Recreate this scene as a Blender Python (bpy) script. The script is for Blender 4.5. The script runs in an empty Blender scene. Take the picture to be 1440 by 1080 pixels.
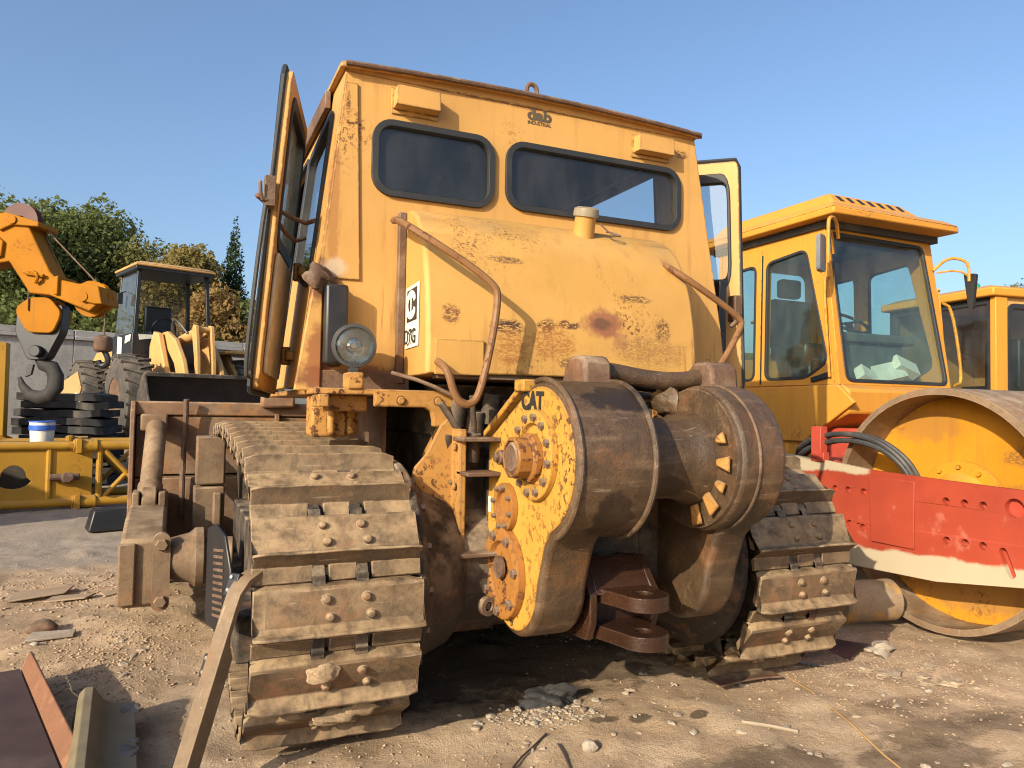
import bpy, bmesh, math, random
import numpy as np
from mathutils import Vector, Matrix, Euler, geometry
PI = math.pi
R = math.radians
rng = random.Random(7)
S = bpy.context.scene
COL = S.collection

# ------------------------------------------------------------------ camera, sky, sun, exposure
CAM = Vector((-1.49, -2.376, 1.196))
yaw, pit, rol = R(24.15), R(2.0), R(1.0)
cF = Vector((math.sin(yaw)*math.cos(pit), math.cos(yaw)*math.cos(pit), math.sin(pit)))
r0 = Vector((math.cos(yaw), -math.sin(yaw), 0)); u0 = r0.cross(cF)
cR = r0*math.cos(rol) + u0*math.sin(rol); cU = -r0*math.sin(rol) + u0*math.cos(rol)
cam = bpy.data.cameras.new('camera'); co = bpy.data.objects.new('camera', cam); COL.objects.link(co)
m = Matrix((cR, cU, -cF)).transposed().to_4x4(); m.translation = CAM
co.matrix_world = m
cam.sensor_width = 36; cam.lens = 36*1050/1440; cam.clip_start = .05; cam.clip_end = 2000
S.camera = co
w = bpy.data.worlds.new('World'); S.world = w; w.use_nodes = True
wn = w.node_tree.nodes; wl = w.node_tree.links
sky = wn.new('ShaderNodeTexSky'); sky.sky_type = 'NISHITA'; sky.sun_disc = False
sunv = Vector((-1.62, -1.0, .80)).normalized()
sky.sun_elevation = math.asin(sunv.z); sky.sun_rotation = math.atan2(sunv.x, sunv.y)
sky.air_density = 1.0; sky.dust_density = 3.2; sky.ozone_density = 3.4
wl.new(sky.outputs[0], wn['Background'].inputs[0]); wn['Background'].inputs[1].default_value = .145
sl = bpy.data.lights.new('sun', 'SUN'); sl.energy = 4.55; sl.angle = R(.5); sl.color = (1, .90, .725)
so = bpy.data.objects.new('sun', sl); COL.objects.link(so); so.rotation_euler = (-sunv).to_track_quat('-Z', 'Y').to_euler()
S.cycles.filter_width = 1.1
S.view_settings.view_transform = 'Standard'; S.view_settings.look = 'None'
S.view_settings.exposure = .64; S.view_settings.gamma = 1; S.view_settings.use_curve_mapping = False

def ground_at(px, Z):
    """plan position of a place seen in column px of the photograph, Z metres away along the view"""
    d = cF + cR*((px-720)/1050)
    p = CAM + d*Z
    return Vector((p.x, p.y, 0))

# ------------------------------------------------------------------ mesh helpers
class MB:
    def __init__(s): s.v = []; s.f = []
    def add(s, vs, fs, M=None):
        b = len(s.v)
        s.v += [tuple(M @ Vector(v)) for v in vs] if M is not None else [tuple(v) for v in vs]
        s.f += [tuple(i+b for i in f) for f in fs]; return s
    def box(s, x0, x1, y0, y1, z0, z1, M=None):
        vs = [(x, y, z) for z in (z0, z1) for y in (y0, y1) for x in (x0, x1)]
        return s.add(vs, [(0,2,3,1),(4,5,7,6),(0,1,5,4),(2,6,7,3),(0,4,6,2),(1,3,7,5)], M)
    def prism(s, poly, ax, a, b, M=None):
        n = len(poly)
        def mk(p, c): return {'x': (c, p[0], p[1]), 'y': (p[0], c, p[1]), 'z': (p[0], p[1], c)}[ax]
        vs = [mk(p, a) for p in poly] + [mk(p, b) for p in poly]
        fs = [tuple(range(n)), tuple(range(2*n-1, n-1, -1))] + [(i, (i+1) % n, (i+1) % n+n, i+n) for i in range(n)]
        return s.add(vs, fs, M)
    def slab(s, pts, th):
        """a plate: 3D outline pts, thickness vector th"""
        n = len(pts); th = Vector(th)
        vs = [Vector(p) for p in pts] + [Vector(p)+th for p in pts]
        return s.add(vs, [tuple(range(n)), tuple(range(2*n-1, n-1, -1))] + [(i, (i+1) % n, (i+1) % n+n, i+n) for i in range(n)])
    def cyl(s, p0, p1, r0, r1=None, n=20, M=None):
        p0 = Vector(p0); p1 = Vector(p1); r1 = r0 if r1 is None else r1
        q = (p1-p0).to_track_quat('Z', 'Y').to_matrix()
        e = [q @ Vector((math.cos(2*PI*i/n), math.sin(2*PI*i/n), 0)) for i in range(n)]
        vs = [p0+a*r0 for a in e] + [p1+a*r1 for a in e]
        return s.add(vs, [tuple(range(n-1, -1, -1)), tuple(range(n, 2*n))] + [(i, (i+1) % n, (i+1) % n+n, i+n) for i in range(n)], M)
    def lathe(s, prof, p0, ax, n=32, M=None, close=False, caps=True):
        """prof: list of (radius, height along ax)"""
        p0 = Vector(p0); q = Vector(ax).to_track_quat('Z', 'Y').to_matrix()
        vs = []; fs = []
        for r, h in prof:
            for i in range(n):
                vs.append(p0 + q @ Vector((r*math.cos(2*PI*i/n), r*math.sin(2*PI*i/n), h)))
        k = len(prof)
        for j in range(k if close else k-1):
            j2 = (j+1) % k
            for i in range(n):
                fs.append((j*n+i, j*n+(i+1) % n, j2*n+(i+1) % n, j2*n+i))
        if not close and caps:
            if prof[0][0] > 1e-6: fs.append(tuple(range(n-1, -1, -1)))
            if prof[-1][0] > 1e-6: fs.append(tuple(range((k-1)*n, k*n)))
        return s.add(vs, fs, M)
    def tube(s, pts, r, n=10, sub=0, M=None, close=False):
        P = [Vector(p) for p in pts]
        for _ in range(sub):                       # corner cutting: bent pipe
            Q = [P[0]]
            for a, b in zip(P[:-1], P[1:]): Q += [a.lerp(b, .25), a.lerp(b, .75)]
            Q.append(P[-1]); P = Q
        T = []
        L = len(P)
        for i in range(L):
            a = P[(i-1) % L] if close else P[max(i-1, 0)]; b = P[(i+1) % L] if close else P[min(i+1, L-1)]
            T.append((b-a).normalized())
        up = Vector((0, 0, 1)) if abs(T[0].z) < .9 else Vector((1, 0, 0))
        nn = T[0].cross(up).normalized()
        vs = []
        for i in range(L):
            nn = (nn - T[i]*nn.dot(T[i])).normalized(); bb = T[i].cross(nn)
            for k in range(n):
                a = 2*PI*k/n; vs.append(P[i] + (nn*math.cos(a)+bb*math.sin(a))*r)
        fs = []
        for i in range(L if close else L-1):
            j = (i+1) % L
            for k in range(n): fs.append((i*n+k, i*n+(k+1) % n, j*n+(k+1) % n, j*n+k))
        if not close: fs += [tuple(range(n-1, -1, -1)), tuple(range((L-1)*n, L*n))]
        return s.add(vs, fs, M)
    def panel(s, outer, holes, th, fn):
        """plate with holes: 2D loops (u,v), fn(u,v,d) -> 3D, d runs 0..th through the plate"""
        loops = [outer]+list(holes)
        tri = geometry.tessellate_polygon([[Vector((p[0], p[1], 0)) for p in l] for l in loops])
        flat = [p for l in loops for p in l]; n = len(flat)
        vs = [fn(p[0], p[1], 0) for p in flat] + [fn(p[0], p[1], th) for p in flat]
        fs = [tuple(t) for t in tri] + [tuple(i+n for i in reversed(t)) for t in tri]
        b = 0
        for l in loops:
            k = len(l)
            fs += [(b+i, b+(i+1) % k, b+(i+1) % k+n, b+i+n) for i in range(k)]
            b += k
        return s.add(vs, fs)
    def build(s, name, mat, parent=None, bevel=0, smooth=35, sub=0, seg=2):
        me = bpy.data.meshes.new(name); me.from_pydata(s.v, [], s.f)
        bm = bmesh.new(); bm.from_mesh(me)
        bmesh.ops.remove_doubles(bm, verts=bm.verts, dist=1e-5)
        bmesh.ops.recalc_face_normals(bm, faces=bm.faces); bm.to_mesh(me); bm.free()
        for p in me.polygons: p.use_smooth = True
        me.set_sharp_from_angle(angle=R(smooth))
        me.materials.append(mat)
        o = bpy.data.objects.new(name, me); COL.objects.link(o)
        if parent is not None: o.parent = fit_parent(parent)
        if bevel:
            b = o.modifiers.new('bevel', 'BEVEL'); b.width = bevel; b.segments = seg; b.limit_method = 'ANGLE'; b.angle_limit = R(40)
        return o

def fit_parent(p):
    # never deeper than thing > part > sub-part
    def depth(o):
        k = 0
        while o.parent is not None: o = o.parent; k += 1
        return k
    while depth(p) > 1: p = p.parent
    return p
BOLT = {}
def bolt(p, ax, r, h, mat, parent, n=6):
    key = (round(r, 4), round(h, 4), mat.name, n)
    if key not in BOLT:
        o = MB().lathe([(r, -.004), (r, h*.8), (r*.85, h), (0, h)], (0, 0, 0), (0, 0, 1), n).build('bolt', mat); BOLT[key] = o.data; bpy.data.objects.remove(o)
    o = bpy.data.objects.new('bolt', BOLT[key]); COL.objects.link(o); o.parent = fit_parent(parent)
    o.location = p; o.rotation_euler = Vector(ax).to_track_quat('Z', 'Y').to_euler(); return o

def rrect(x0, x1, y0, y1, r, n=5):
    out = []
    for cx, cy, a0 in ((x1-r, y1-r, 0), (x0+r, y1-r, 90), (x0+r, y0+r, 180), (x1-r, y0+r, 270)):
        for i in range(n+1):
            a = R(a0+90*i/n); out.append((cx+r*math.cos(a), cy+r*math.sin(a)))
    return out
def rpoly(pts, r, n=4):
    """polygon with rounded corners"""
    out = []; k = len(pts)
    for i in range(k):
        p = Vector(pts[i]); a = Vector(pts[i-1])-p; b = Vector(pts[(i+1) % k])-p
        d = min(r, a.length*.45, b.length*.45)
        A = p+a.normalized()*d; B = p+b.normalized()*d
        for j in range(n+1):
            t = j/n; q = A*(1-t)**2 + p*2*t*(1-t) + B*t*t; out.append((q.x, q.y))
    return out
def inset(poly, d):
    c = Vector((sum(p[0] for p in poly)/len(poly), sum(p[1] for p in poly)/len(poly)))
    k = len(poly); out = []
    area = sum(poly[i][0]*poly[(i+1) % k][1]-poly[(i+1) % k][0]*poly[i][1] for i in range(k))
    sg = 1 if area > 0 else -1
    for i in range(k):
        a = Vector(poly[i-1]); p = Vector(poly[i]); b = Vector(poly[(i+1) % k])
        t = (b-a).normalized(); nrm = Vector((-t.y, t.x))*sg
        out.append(tuple(p+nrm*d))
    return out

def tag(o, label, cat, group=None, kind=None):
    o['label'] = label; o['category'] = cat
    if group: o['group'] = group
    if kind: o['kind'] = kind
    return o
def thing(name, label, cat, loc=(0, 0, 0), rz=0, group=None):
    o = bpy.data.objects.new(name, None); COL.objects.link(o); o.empty_display_size = .2
    o.location = loc; o.rotation_euler = (0, 0, rz)
    return tag(o, label, cat, group)
def dup(o, parent=None):
    c = o.copy(); COL.objects.link(c); c.parent = parent
    for ch in list(o.children): dup(ch, c)
    return c
def text_mesh(name, txt, size, mat, parent, M, depth=.001, bold=0, sx=1):
    cu = bpy.data.curves.new('t', 'FONT'); cu.body = txt; cu.size = size; cu.extrude = depth; cu.offset = bold
    cu.align_x = 'CENTER'; cu.align_y = 'CENTER'; cu.resolution_u = 4
    t = bpy.data.objects.new('t', cu); COL.objects.link(t)
    dg = bpy.context.evaluated_depsgraph_get(); dg.update()
    me = bpy.data.meshes.new_from_object(t.evaluated_get(dg)); bpy.data.objects.remove(t)
    me.transform(M @ Matrix.Diagonal((sx, 1, 1, 1))); me.materials.clear(); me.materials.append(mat); me.name = name
    o = bpy.data.objects.new(name, me); COL.objects.link(o); o.parent = fit_parent(parent)
    return o

# ------------------------------------------------------------------ materials
class NT:
    def __init__(s, name):
        s.m = bpy.data.materials.new(name); s.m.use_nodes = True
        s.t = s.m.node_tree; s.b = s.t.nodes['Principled BSDF']; s.out = s.t.nodes['Material Output']
        s.tc = s.t.nodes.new('ShaderNodeTexCoord').outputs['Object']
    def put(s, inp, v):
        if v is None: return
        if isinstance(v, bpy.types.NodeSocket): s.t.links.new(v, inp)
        elif isinstance(v, (tuple, list)) and len(v) == 3 and inp.type == 'RGBA': inp.default_value = (*v, 1)
        else: inp.default_value = v
    def noise(s, scale, detail=5, rough=.6, vec=None, stretch=None, dist=0, loc=None):
        n = s.t.nodes.new('ShaderNodeTexNoise'); n.inputs['Scale'].default_value = scale
        n.inputs['Detail'].default_value = detail; n.inputs['Roughness'].default_value = rough; n.inputs['Distortion'].default_value = dist
        v = vec or s.tc
        if stretch or loc:
            mp = s.t.nodes.new('ShaderNodeMapping'); mp.inputs['Scale'].default_value = stretch or (1, 1, 1)
            if loc: mp.inputs['Location'].default_value = loc
            s.t.links.new(v, mp.inputs[0]); v = mp.outputs[0]
        s.t.links.new(v, n.inputs['Vector']); return n.outputs['Fac']
    def voro(s, scale, feature='F1', vec=None, out='Distance', rand=1):
        n = s.t.nodes.new('ShaderNodeTexVoronoi'); n.feature = feature; n.inputs['Scale'].default_value = scale; n.inputs['Randomness'].default_value = rand
        s.t.links.new(vec or s.tc, n.inputs['Vector']); return n.outputs[out]
    def ramp(s, fac, a, b):
        n = s.t.nodes.new('ShaderNodeMapRange'); n.interpolation_type = 'SMOOTHSTEP'
        n.inputs['From Min'].default_value = a; n.inputs['From Max'].default_value = b
        s.t.links.new(fac, n.inputs['Value']); return n.outputs[0]
    def math(s, op, a, b=None):
        n = s.t.nodes.new('ShaderNodeMath'); n.operation = op; s.put(n.inputs[0], a)
        if b is not None: s.put(n.inputs[1], b)
        return n.outputs[0]
    def mix(s, fac, a, b):
        n = s.t.nodes.new('ShaderNodeMix'); n.data_type = 'RGBA'
        s.put(n.inputs['Factor'], fac); s.put(n.inputs['A'], a); s.put(n.inputs['B'], b)
        for i in n.inputs:
            pass
        return n.outputs['Result']
    def mixc(s, fac, a, b):
        n = s.t.nodes.new('ShaderNodeMix'); n.data_type = 'RGBA'
        s.put(n.inputs[0], fac); s.put(n.inputs[6], a); s.put(n.inputs[7], b); return n.outputs[2]
    def bump(s, h, strength=.3, dist=.01, prev=None):
        n = s.t.nodes.new('ShaderNodeBump'); n.inputs['Strength'].default_value = strength; n.inputs['Distance'].default_value = dist
        s.t.links.new(h, n.inputs['Height'])
        if prev is not None: s.t.links.new(prev, n.inputs['Normal'])
        return n.outputs[0]
    def edge(s, rad=.012, lo=.04, hi=.25):
        b = s.t.nodes.new('ShaderNodeBevel'); b.samples = 4; b.inputs['Radius'].default_value = rad
        g = s.t.nodes.new('ShaderNodeNewGeometry')
        d = s.t.nodes.new('ShaderNodeVectorMath'); d.operation = 'DOT_PRODUCT'
        s.t.links.new(b.outputs[0], d.inputs[0]); s.t.links.new(g.outputs['Normal'], d.inputs[1])
        return s.ramp(s.math('SUBTRACT', 1.0, d.outputs['Value']), lo*.3, hi*.5)
    def nz(s):
        g = s.t.nodes.new('ShaderNodeNewGeometry'); x = s.t.nodes.new('ShaderNodeSeparateXYZ')
        s.t.links.new(g.outputs['Normal'], x.inputs[0]); return x.outputs[2]
    def spot(s, c, rx, ry, rz):
        mp = s.t.nodes.new('ShaderNodeMapping'); mp.vector_type = 'POINT'
        mp.inputs['Scale'].default_value = (1/rx, 1/ry, 1/rz); mp.inputs['Location'].default_value = (-c[0]/rx, -c[1]/ry, -c[2]/rz)
        s.t.links.new(s.tc, mp.inputs[0])
        l = s.t.nodes.new('ShaderNodeVectorMath'); l.operation = 'LENGTH'; s.t.links.new(mp.outputs[0], l.inputs[0])
        return l.outputs['Value']
    def done(s, col, rough=.6, metal=0, normal=None, spec=None):
        s.put(s.b.inputs['Base Color'], col); s.put(s.b.inputs['Roughness'], rough); s.put(s.b.inputs['Metallic'], metal)
        if normal is not None: s.t.links.new(normal, s.b.inputs['Normal'])
        if spec is not None: s.put(s.b.inputs['Specular IOR Level'], spec)
        return s.m

def worn_paint(name, base, rust=.5, chip=28, edge=.6, dust=.25, rough=.45, spots=(), fade=.8, grime=.3, runs=None, spec=.3):
    n = NT(name)
    big = n.noise(1.6, 4); mid = n.noise(7, 6)
    c = n.mixc(n.ramp(big, .3, .7), base, tuple(b*fade for b in base))
    c = n.mixc(n.math('MULTIPLY', n.ramp(mid, .45, .75), .35), c, tuple(b*.85+.012 for b in base))
    # fine grime streaks that run down
    st = n.noise(1, 6, .65, stretch=(16, 16, .9))
    c = n.mixc(n.math('MULTIPLY', n.ramp(st, .5, .8), grime), c, (.20, .10, .035))
    # rust chips: small islands, gathered in patches
    patch = n.ramp(n.noise(2.3, 4, .6, loc=(3, 1, 7)), .62-.28*rust, .80-.16*rust)
    ch = n.noise(chip, 8, .68, loc=(1, 5, 2)); ch2 = n.noise(chip*2.6, 6, .6)
    chips = n.math('MULTIPLY', n.ramp(ch, .545, .575), patch)
    dots = n.ramp(ch2, .685, .71)
    mask = n.math('MAXIMUM', chips, n.math('MULTIPLY', dots, min(1, rust*1.6)))
    if edge:
        e = n.math('MULTIPLY', n.edge(), n.ramp(n.noise(22, 6), .62-.35*edge, .66-.2*edge))
        mask = n.math('MAXIMUM', mask, e)
    halo = n.math('MULTIPLY', n.ramp(ch, .48, .56), n.math('MULTIPLY', patch, .38))
    c = n.mixc(halo, c, (.30, .105, .025))
    for (ctr, rr, inten, col) in spots:
        d = n.math('ADD', n.spot(ctr, *rr), n.math('MULTIPLY', n.math('SUBTRACT', n.noise(14, 6, .7), .5), 1.4))
        mk = n.math('MULTIPLY', n.math('SUBTRACT', 1.0, n.ramp(d, .55, 1.0)), abs(inten))
        if inten < 0:                      # scratched-through patch: broken up by fine strokes
            mk = n.math('MULTIPLY', mk, n.ramp(n.noise(1, 6, .7, stretch=(38, 38, 95), dist=1.5), .44, .52))
        c = n.mixc(mk, c, col)
    if runs:
        z0, z1, k = runs
        x = n.t.nodes.new('ShaderNodeSeparateXYZ'); n.t.links.new(n.tc, x.inputs[0])
        band = n.math('MULTIPLY', n.ramp(x.outputs[2], z0-.06, z0), n.math('SUBTRACT', 1.0, n.ramp(x.outputs[2], z1-.12, z1)))
        rn = n.math('MULTIPLY', n.ramp(n.noise(1, 5, .7, stretch=(46, 46, 2.2)), .54, .68), n.ramp(n.noise(3.2, 4, loc=(9, 3, 3)), .42, .6))
        c = n.mixc(n.math('MULTIPLY', n.math('MULTIPLY', band, rn), k), c, (.22, .085, .022))
    rc = n.mixc(n.noise(60, 4), (.030, .016, .010), (.10, .042, .018))
    c = n.mixc(mask, c, rc)
    if dust:
        dm = n.math('MULTIPLY', n.math('MULTIPLY', n.ramp(n.nz(), .35, .95), n.ramp(n.noise(5, 6), .3, .7)), dust*2)
        c = n.mixc(dm, c, (.30, .22, .14))
    rg = n.math('ADD', n.math('MULTIPLY', mask, .4), n.math('ADD', rough, n.math('MULTIPLY', mid, .15)))
    h = n.math('SUBTRACT', n.math('MULTIPLY', n.noise(90, 3), .15), n.math('MULTIPLY', mask, .5))
    h2 = n.noise(2.2, 2)
    b = n.bump(h, .35, .004); b = n.bump(h2, .25, .03, b)
    return n.done(c, rg, 0, b, spec)

def steel(name, a, b, scale=9, dust=0, dustc=(.33, .245, .155), rough=.7, scratch=.3, bump=.5, rustc=None, metal=0, streak=0, stains=(), blotch=0, hi=.4):
    n = NT(name)
    big = n.noise(scale*.35, 6, .65); fine = n.noise(scale*6, 6, .7)
    c = n.mixc(n.ramp(big, .3, .7), a, b)
    c = n.mixc(n.math('MULTIPLY', n.ramp(fine, .45, .7), .45), c, tuple(x*.55 for x in a))
    gr = n.noise(170, 5, .75)
    c = n.mixc(n.math('MULTIPLY', n.ramp(gr, .52, .66), .55), c, tuple(x*.5 for x in a)); c = n.mixc(n.math('MULTIPLY', n.ramp(gr, .46, .34), .0), c, b)
    if rustc:
        c = n.mixc(n.math('MULTIPLY', n.ramp(n.noise(scale*.8, 7, .7, loc=(4, 4, 1)), .52, .66), .8), c, rustc)
    if streak:
        c = n.mixc(n.math('MULTIPLY', n.ramp(n.noise(1, 5, .6, stretch=(4, 30, 30)), .5, .75), streak), c, tuple(min(1, x*2.2+.03) for x in b))
    if scratch:
        sc = n.noise(1, 3, .5, stretch=(3, 90, 8)); sc2 = n.noise(1, 3, .5, stretch=(8, 60, 120), loc=(2, 3, 1))
        c = n.mixc(n.math('MULTIPLY', n.math('MAXIMUM', n.ramp(sc, .68, .74), n.ramp(sc2, .69, .75)), scratch), c, (.38, .31, .23))
    if blotch:
        c = n.mixc(n.math('MULTIPLY', n.ramp(n.noise(scale*.55, 8, .68, loc=(2, 8, 5), dist=.8), .50, .57), blotch), c, tuple(x*.5 for x in a))
    for (ctr, rr) in stains:
        d = n.math('ADD', n.spot(ctr, *rr), n.math('MULTIPLY', n.math('SUBTRACT', n.noise(11, 6, .65), .5), 1.5))
        c = n.mixc(n.math('MULTIPLY', n.math('SUBTRACT', 1.0, n.ramp(d, .75, .95)), .85), c, tuple(x*.35 for x in a))
    e = n.edge(.008)
    c = n.mixc(n.math('MULTIPLY', n.math('MULTIPLY', e, n.ramp(n.noise(17, 5), .35, .6)), hi), c, tuple(min(1, x*2+.08) for x in b))
    if dust:
        dm = n.math('MULTIPLY', n.ramp(n.nz(), -.5, .8), n.ramp(n.noise(scale*.9, 7, .65, loc=(7, 2, 2)), .5-.32*dust, .75-.25*dust))
        c = n.mixc(dm, c, n.mixc(n.noise(40, 5), dustc, tuple(x*.72 for x in dustc)))
    if blotch: c = n.mixc(n.math('MULTIPLY', n.ramp(n.noise(scale*.5, 8, .7, loc=(1, 3, 9), dist=1), .54, .60), .5), c, tuple(x*.45 for x in b))
    bb = n.bump(n.math('ADD', n.math('MULTIPLY', fine, .5), n.math('MULTIPLY', n.noise(scale*1.7, 5), .7)), bump, .008)
    bb = n.bump(gr, min(.6, bump*.7), .004, bb)
    return n.done(c, n.math('ADD', rough-.15, n.math('MULTIPLY', fine, .3)), metal, bb)

def plain(name, col, rough=.6, metal=0, var=.25, scale=12, bump=.15, spec=None):
    n = NT(name)
    f = n.noise(scale, 6, .65)
    c = n.mixc(n.ramp(f, .3, .72), col, tuple(x*(1-var) for x in col))
    c = n.mixc(n.math('MULTIPLY', n.ramp(n.noise(scale*.3, 5, loc=(5, 1, 1)), .5, .8), var), c, (.28, .21, .14))
    return n.done(c, rough, metal, n.bump(n.noise(scale*7, 3), bump, .003), spec)

def glass(name, tint, dust=.12, dustc=(.45, .42, .36), op=.0):
    n = NT(name); t = n.t
    tr = t.nodes.new('ShaderNodeBsdfTransparent'); tr.inputs[0].default_value = (*tint, 1)
    gl = t.nodes.new('ShaderNodeBsdfGlossy'); gl.inputs['Roughness'].default_value = .03; gl.inputs[0].default_value = (.9, .9, .9, 1)
    fr = t.nodes.new('ShaderNodeLayerWeight'); fr.inputs[0].default_value = .5
    b = t.nodes.new('ShaderNodeBump'); b.inputs['Strength'].default_value = .05; b.inputs['Distance'].default_value = .02
    t.links.new(n.noise(2.2, 2), b.inputs['Height']); t.links.new(b.outputs[0], gl.inputs['Normal'])
    m1 = t.nodes.new('ShaderNodeMixShader'); t.links.new(n.math('ADD', n.math('MULTIPLY', n.math('POWER', fr.outputs[1], 4.0), .9), .045), m1.inputs[0]); t.links.new(tr.outputs[0], m1.inputs[1]); t.links.new(gl.outputs[0], m1.inputs[2])
    df = t.nodes.new('ShaderNodeBsdfDiffuse'); df.inputs[0].default_value = (*dustc, 1)
    m2 = t.nodes.new('ShaderNodeMixShader')
    d = n.math('MULTIPLY', n.ramp(n.noise(3.5, 7, .65, stretch=(1.6, 1.6, .7)), .3, .75), dust*1.5)
    d = n.math('ADD', d, n.math('MULTIPLY', n.ramp(n.noise(70, 4, .6), .62, .72), dust*1.5)); d = n.math('ADD', d, op)
    t.links.new(d, m2.inputs[0]); t.links.new(m1.outputs[0], m2.inputs[1]); t.links.new(df.outputs[0], m2.inputs[2])
    t.links.new(m2.outputs[0], n.out.inputs[0]); return n.m

YEL = (.66, .335, .075)
M = {}
M['cab'] = worn_paint('cab_yellow_paint', (.53, .288, .082), rust=.22, chip=60, edge=.7, dust=.1, grime=.5, fade=.84, runs=(1.30, 2.08, .55),
     spots=[((-.97, .66, 1.70), (.10, .2, .12), .9, (.16, .06, .03)), ((-.75, .66, 1.31), (.5, .2, .07), .9, (.16, .065, .03)), ((-.97, .66, 1.40), (.08, .2, .16), .8, (.22, .075, .03)),
            ((-.93, .66, 2.0), (.03, .2, .35), .5, (.25, .09, .03)), ((-.915, .66, 1.765), (.06, .2, .05), .8, (.46, .36, .24)), ((-.88, .66, 2.45), (.012, .2, .06), -1, (.10, .04, .02)), ((.80, .66, 2.50), (.06, .2, .03), -.9, (.12, .05, .02)), ((-.1, .66, 2.585), (.5, .2, .012), -.7, (.2, .09, .03))])
M['tank'] = worn_paint('tank_yellow_paint', (.51, .278, .072), rust=.2, chip=70, edge=.7, dust=.15, grime=.45, runs=(1.32, 1.60, .9),
     spots=[((.05, .4, 1.75), (.40, .4, .16), .35, (.36, .19, .04)), ((-.25, .4, 1.95), (.2, .3, .06), .45, (.30, .18, .06)),
            ((.125, .25, 1.56), (.125, .25, .075), .8, (.19, .062, .04)), ((.115, .25, 1.56), (.06, .25, .032), .8, (.10, .05, .03)), ((.20, .25, 1.50), (.05, .25, .05), .5, (.24, .10, .06)),
            ((-.315, .25, 1.52), (.085, .3, .04), -1, (.055, .028, .02)), ((-.15, .25, 1.535), (.06, .3, .035), -1, (.055, .028, .02)), ((-.045, .25, 1.545), (.06, .3, .022), -1, (.055, .028, .02)),
            ((-.12, .25, 1.47), (.12, .3, .10), -.8, (.26, .10, .025)), ((-.3, .25, 1.44), (.09, .3, .09), -.8, (.26, .10, .025)),
            ((.42, .25, 1.55), (.05, .3, .06), -.9, (.10, .05, .025)), ((.30, .3, 1.68), (.10, .3, .02), -.9, (.10, .05, .025)), ((-.30, .3, 1.80), (.10, .3, .02), -.9, (.10, .05, .025)), ((.0, .25, 1.39), (.16, .3, .03), -.8, (.12, .06, .025)), ((-.55, .4, 1.56), (.05, .2, .05), -.9, (.12, .05, .025)), ((.35, .25, 1.45), (.25, .3, .08), -.5, (.16, .07, .03))])
M['chassis'] = worn_paint('chassis_yellow_paint', (.41, .205, .05), rust=1.05, chip=34, edge=1.1, dust=.3, grime=1.0, rough=.55)
M['winch_face'] = worn_paint('winch_yellow_paint', (.50, .262, .042), rust=1.0, chip=40, edge=1.2, dust=.05, grime=.35)
M['cover'] = worn_paint('rusty_orange_cover', (.32, .135, .028), rust=1.15, chip=36, edge=.9, dust=.05, grime=.5)
M['winch'] = steel('winch_worn_steel', (.044, .026, .014), (.115, .066, .031), 6, scratch=.5, rough=.45, rustc=(.13, .058, .022), bump=.9, streak=.3, blotch=.35, hi=.6, stains=[((-.2, -.37, .86), (.09, .3, .10)), ((-.12, -.3, 1.25), (.2, .12, .06)), ((.40, -.3, .80), (.1, .2, .12)), ((.06, -.2, .93), (.12, .2, .05))])
M['shoe'] = steel('track_shoe_steel', (.075, .046, .024), (.155, .097, .048), 9, dust=.52, dustc=(.39, .262, .135), rough=.7, scratch=.4, rustc=(.17, .08, .036), bump=.55, blotch=.55, hi=1.0)
M['under'] = steel('greasy_undercarriage', (.016, .011, .008), (.042, .028, .018), 8, dust=.3, rough=.8, scratch=.1, bump=.8, rustc=(.13, .055, .025))
M['rust'] = steel('brown_rust_steel', (.085, .044, .024), (.13, .068, .036), 8, scratch=.25, rough=.75, rustc=(.17, .07, .026), bump=.6, dust=.2)
M['blade'] = steel('blade_rusty_steel', (.16, .075, .032), (.12, .07, .04), 5, scratch=.35, rough=.7, rustc=(.26, .12, .035), bump=.4, dust=.25, streak=.2)
M['arm'] = steel('push_arm_dusty_steel', (.10, .06, .032), (.18, .11, .055), 6, dust=.42, dustc=(.32, .22, .125), rough=.8, scratch=.15, rustc=(.2, .09, .04), bump=.6)
M['hitch'] = steel('oily_brown_steel', (.026, .011, .006), (.05, .021, .010), 10, scratch=.1, rough=.28, bump=.3)
M['rail'] = worn_paint('worn_rail_paint', (.20, .095, .035), rust=1.2, chip=40, edge=.3, dust=.1, grime=.8)
M['alloy'] = plain('dull_alloy', (.27, .22, .14), .5, var=.3)
M['rubber'] = plain('black_rubber', (.018, .019, .020), .6, var=.10)
M['black'] = plain('black_paint', (.012, .012, .013), .45, var=.08)
M['cavity'] = plain('cab_interior_dark', (.05, .047, .042), .8)
M['beige'] = plain('cab_beige_lining', (.60, .53, .38), .75, var=.35)
M['chrome'] = plain('lamp_chrome', (.75, .75, .73), .12, 1, var=.15)
M['grey_rim'] = plain('lamp_grey_shell', (.045, .045, .043), .45, var=.3)
M['lens'] = glass('lamp_lens', (.9, .92, .9), .05)
M['glass'] = glass('dusty_grey_glass', (.74, .78, .79), .03, (.30, .29, .27), .008)
M['glass_door'] = glass('cream_reflection_glass', (.70, .72, .68), .45, (.55, .52, .44), .10)  # cream reflection put into the left door pane as a pale film
M['glass_teal'] = glass('roller_tinted_glass', (.80, .89, .87), .035, (.36, .37, .30), .012)
M['white'] = plain('white_sticker', (.74, .70, .58), .5, var=.2)
M['ink'] = plain('black_ink', (.02, .018, .016), .6, var=.2, bump=0)
M['fadedink'] = plain('faded_brown_ink', (.09, .065, .035), .6, var=.3, bump=0)
M['roller'] = worn_paint('roller_orange_paint', (.55, .238, .028), rust=.16, chip=50, edge=.3, dust=.2, grime=.3, fade=.92)
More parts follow.
